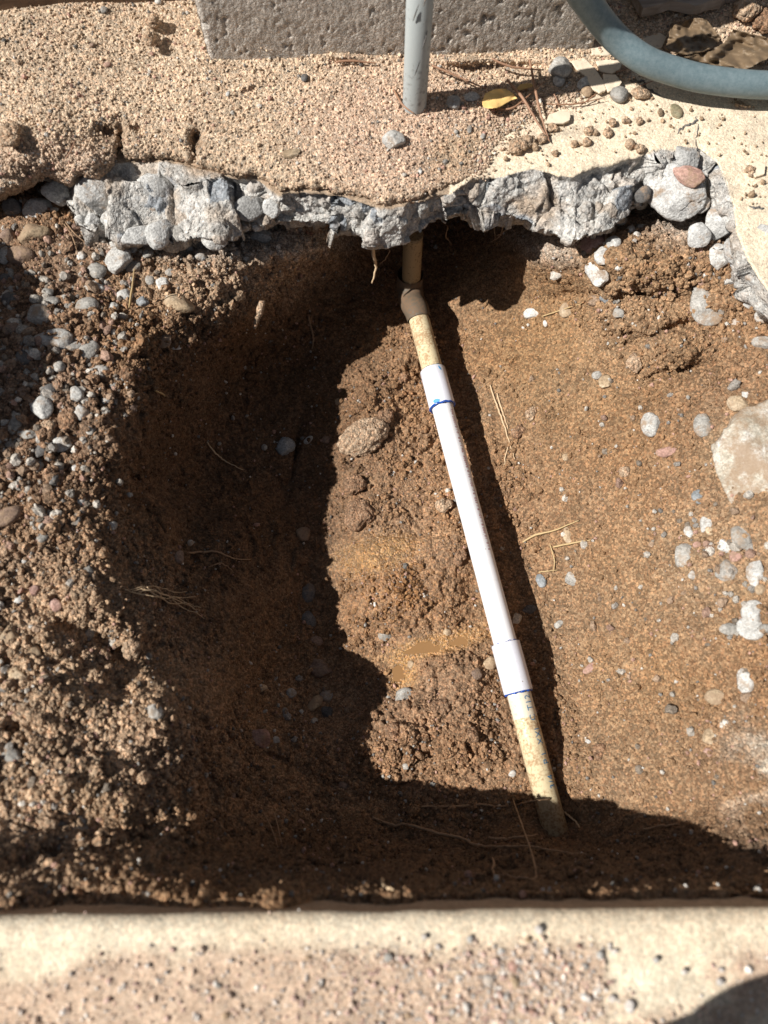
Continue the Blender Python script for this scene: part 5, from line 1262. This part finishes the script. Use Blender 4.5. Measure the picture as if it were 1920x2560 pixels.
# ------------------------------------------------------------------ leaves and plaster flakes
def leaf(name, outline, z, mat, amp, seed, label, cat, nrm_amp=0, curl=0):
    """outline: list of (px,py) polygon; filled with a fine grid, waved"""
    xs_ = [p[0] for p in outline]; ys_ = [p[1] for p in outline]; n = 46
    ux = np.linspace(min(xs_), max(xs_), n); uy = np.linspace(min(ys_), max(ys_), n); X_, Y_ = np.meshgrid(ux, uy)
    ins = np.zeros(X_.shape, bool); j = len(outline)-1
    for i_ in range(len(outline)):
        xi, yi = outline[i_]; xj, yj = outline[j]
        if yi != yj:
            c_ = ((yi > Y_) != (yj > Y_)) & (X_ < (xj-xi)*(Y_-yi)/(yj-yi)+xi); ins ^= c_
        j = i_
    p = P(X_, Y_, z); pr = p.reshape(-1, 3)
    zz = amp*fbm(pr+seed, 34, 3, seed)+amp*.6*fbm(pr+seed, 110, 2, seed) + curl*((X_-X_.mean())/(X_.max()-X_.min())).ravel()**2*4 + nrm_amp*((Y_-Y_.mean())/(Y_.max()-Y_.min())).ravel()**2*4
    pr = P(X_.ravel(), Y_.ravel(), z+zz)
    me = np_mesh(name, pr, grid_faces(n, n, ins), True); used = bmesh.new(); used.from_mesh(me)
    bmesh.ops.delete(used, geom=[v for v in used.verts if not v.link_faces], context='VERTS')
    for _ in range(3): bmesh.ops.smooth_vert(used, verts=[v for v in used.verts if v.is_boundary], factor=.5, use_axis_x=True, use_axis_y=True, use_axis_z=True)
    used.to_mesh(me); used.free(); me.materials.append(mat); o = new_obj(name, me); md = o.modifiers.new('thickness', 'SOLIDIFY'); md.thickness = .0006 if cat == 'leaf' else .0028; md.offset = -1
    tag(o, label, cat); return o
YL = dirty('yellow_leaf', (.78, .52, .20), (.50, .31, .10), .12, .55, 60); BL = dirty('brown_leaf', (.16, .11, .065), (.32, .25, .17), .25, .55, 25); OC = dirty('ochre_leaf', (.50, .33, .12), (.3, .2, .08), .3, .5, 60)
PL = dirty('plaster', (.70, .59, .45), (.5, .42, .33), .25, .85, 50)
leaf('leaf', [(1203, 252), (1212, 232), (1235, 222), (1265, 220), (1285, 233), (1296, 246), (1278, 252), (1262, 262), (1245, 270), (1222, 272), (1206, 268)], .012, YL, .004, 3, 'yellow curled leaf with dark specks lying on the sand', 'leaf', .004)
leaf('leaf', [(1290, 222), (1300, 210), (1325, 207), (1338, 214), (1320, 220), (1300, 226)], .010, OC, .003, 5, 'small ochre leaf in the shade right of the yellow one', 'leaf')
leaf('leaf', [(1658, 125), (1668, 95), (1674, 58), (1740, 42), (1770, 48), (1790, 75), (1806, 95), (1790, 120), (1750, 135), (1710, 140), (1680, 132)], .022, BL, .016, 7, 'dark brown curled dry leaf behind the hose', 'leaf')
leaf('leaf', [(1700, 142), (1760, 128), (1805, 105), (1830, 70), (1870, 80), (1925, 92), (1990, 110), (1940, 140), (1900, 160), (1870, 176), (1820, 172), (1760, 160)], .026, BL, .014, 11, 'broad brown dry leaf with pale patches right behind the hose', 'leaf')
for k, (ol, lab) in enumerate([([(1422, 152), (1462, 142), (1486, 165), (1510, 200), (1518, 226), (1500, 234), (1478, 222), (1462, 190), (1440, 172)], 'longest cream plaster flake lying by the wall foot'),
    ([(1488, 152), (1520, 148), (1560, 152), (1552, 172), (1530, 184), (1500, 176)], 'shaded plaster flake beside the longest one'),
    ([(1506, 184), (1540, 186), (1556, 205), (1545, 222), (1520, 230), (1508, 205)], 'broken plaster flake below the shaded one'),
    ([(1362, 308), (1372, 285), (1400, 276), (1428, 280), (1426, 300), (1410, 308)], 'square cream plaster flake on the slab below the needles'),
    ([(1475, 118), (1500, 103), (1520, 112), (1545, 130), (1520, 138), (1480, 136)], 'cream plaster flake against the block behind the hose'),
    ([(1606, 95), (1650, 80), (1668, 92), (1655, 120), (1620, 118)], 'cream plaster patch between hose and dry leaves'),
    ([(1872, 415), (1895, 400), (1915, 410), (1912, 435), (1890, 442), (1876, 432)], 'peeling cream flake on the slab at the right edge')]):
    leaf('plaster_flake', ol, .006 if k < 6 else .004, PL, .0012, 21+k, lab, 'plaster flake')
# cracks in the slab: thin dark gaps cut as narrow sunk strips are modelled as slightly raised plaster edges
for k, (pp, lab) in enumerate([([(1692, 335), (1700, 325), (1712, 316), (1730, 310), (1742, 302), (1738, 292)], 'open crack in the slab right of the olive stone'), ([(1742, 372), (1740, 345), (1745, 320), (1742, 300)], 'hairline crack running to the slab corner'), ([(1570, 190), (1585, 205), (1610, 203), (1612, 216), (1635, 230), (1655, 244)], 'dark crack in the shadow below the hose'), ([(1872, 515), (1885, 520), (1900, 518), (1910, 522)], 'short crack on the slab at the right edge')]):
    o = new_obj('crack', tube_mesh('crack', [V(a_, b2_, .0004) for a_, b2_ in pp], [.0004]+[.0014 if k != 1 else .0005]*(len(pp)-2)+[.0004], 6, 5, True, .0006, k), SM['dark']); o.scale = (1, 1, 1); tag(o, lab, 'crack')
o = new_obj('stone', stone_mesh('stone', .013, .02, .006, 'egg', 4, stone_mat('olive_stone', (.17, .15, .09), (.24, .21, .13), (.3, .27, .18)), 4)); o.location = V(1691, 279, .001); o.rotation_euler = (0, 0, .3); tag(o, 'olive green oval stone set in the cream slab', 'stone')

# ------------------------------------------------------------------ mound added beyond the left edge, unseen, to shade the left bank
def heap():
    n = 90; xs_ = np.linspace(-1, 1, n); X_, Y_ = np.meshgrid(xs_, xs_); r_ = np.sqrt(X_**2+Y_**2)
    p = np.stack([X_*.20, Y_*.32, .32*np.clip(1-r_, 0, 1)**.9], -1).reshape(-1, 3)
    p[:, 2] += .05*fbm(p, 9, 4, 4)*np.clip(p[:, 2]*8, 0, 1)+.02*crumble(p, 30, 3)
    return np_mesh('shade_heap', p, grid_faces(n, n, (r_ < 1.02), True), True)
o = new_obj('shade_heap', heap(), SM['clod']); o.location = (-.63, .34, -.03); tag(o, 'added heap of brown soil, out of view on the left, casting shade', 'shade heap')

# bucket added just outside the picture to shade the corner of the curb
def shade_bucket():
    c_ = Vector((-.002, -.343, .092)); t_ = empty('shade_bucket', c_); tag(t_, 'dark plastic bucket added out of view below the picture', 'shade_bucket')
    bm_ = plastic('shade_bucket_plastic', (.03, .03, .035), .5)
    pr = [(0, 0), (0, .108), (.003, .112), (.30, .140), (.302, .147), (.33, .147), (.332, .143), (.328, .137), (.31, .137), (.01, .106), (.01, 0)]
    me = lathe('shade_bucket_body', c_, c_+Vector((0, 0, 1)), [(d, r_) for d, r_ in pr]) if False else lathe('shade_bucket_body', c_, c_+Vector((0, .0001, 1)), pr)
    me.transform(Matrix.Translation(-c_)); new_obj('shade_bucket_body', me, bm_, t_)
    hp = [Vector((.147*math.cos(a), -.03-.13*math.sin(a)*.9, .315-.10*math.sin(a)*.6)) for a in np.linspace(0, math.pi, 13)]
    new_obj('handle', tube_mesh('handle', hp, .0022, 10, 4), SM['gray'], t_)
shade_bucket()
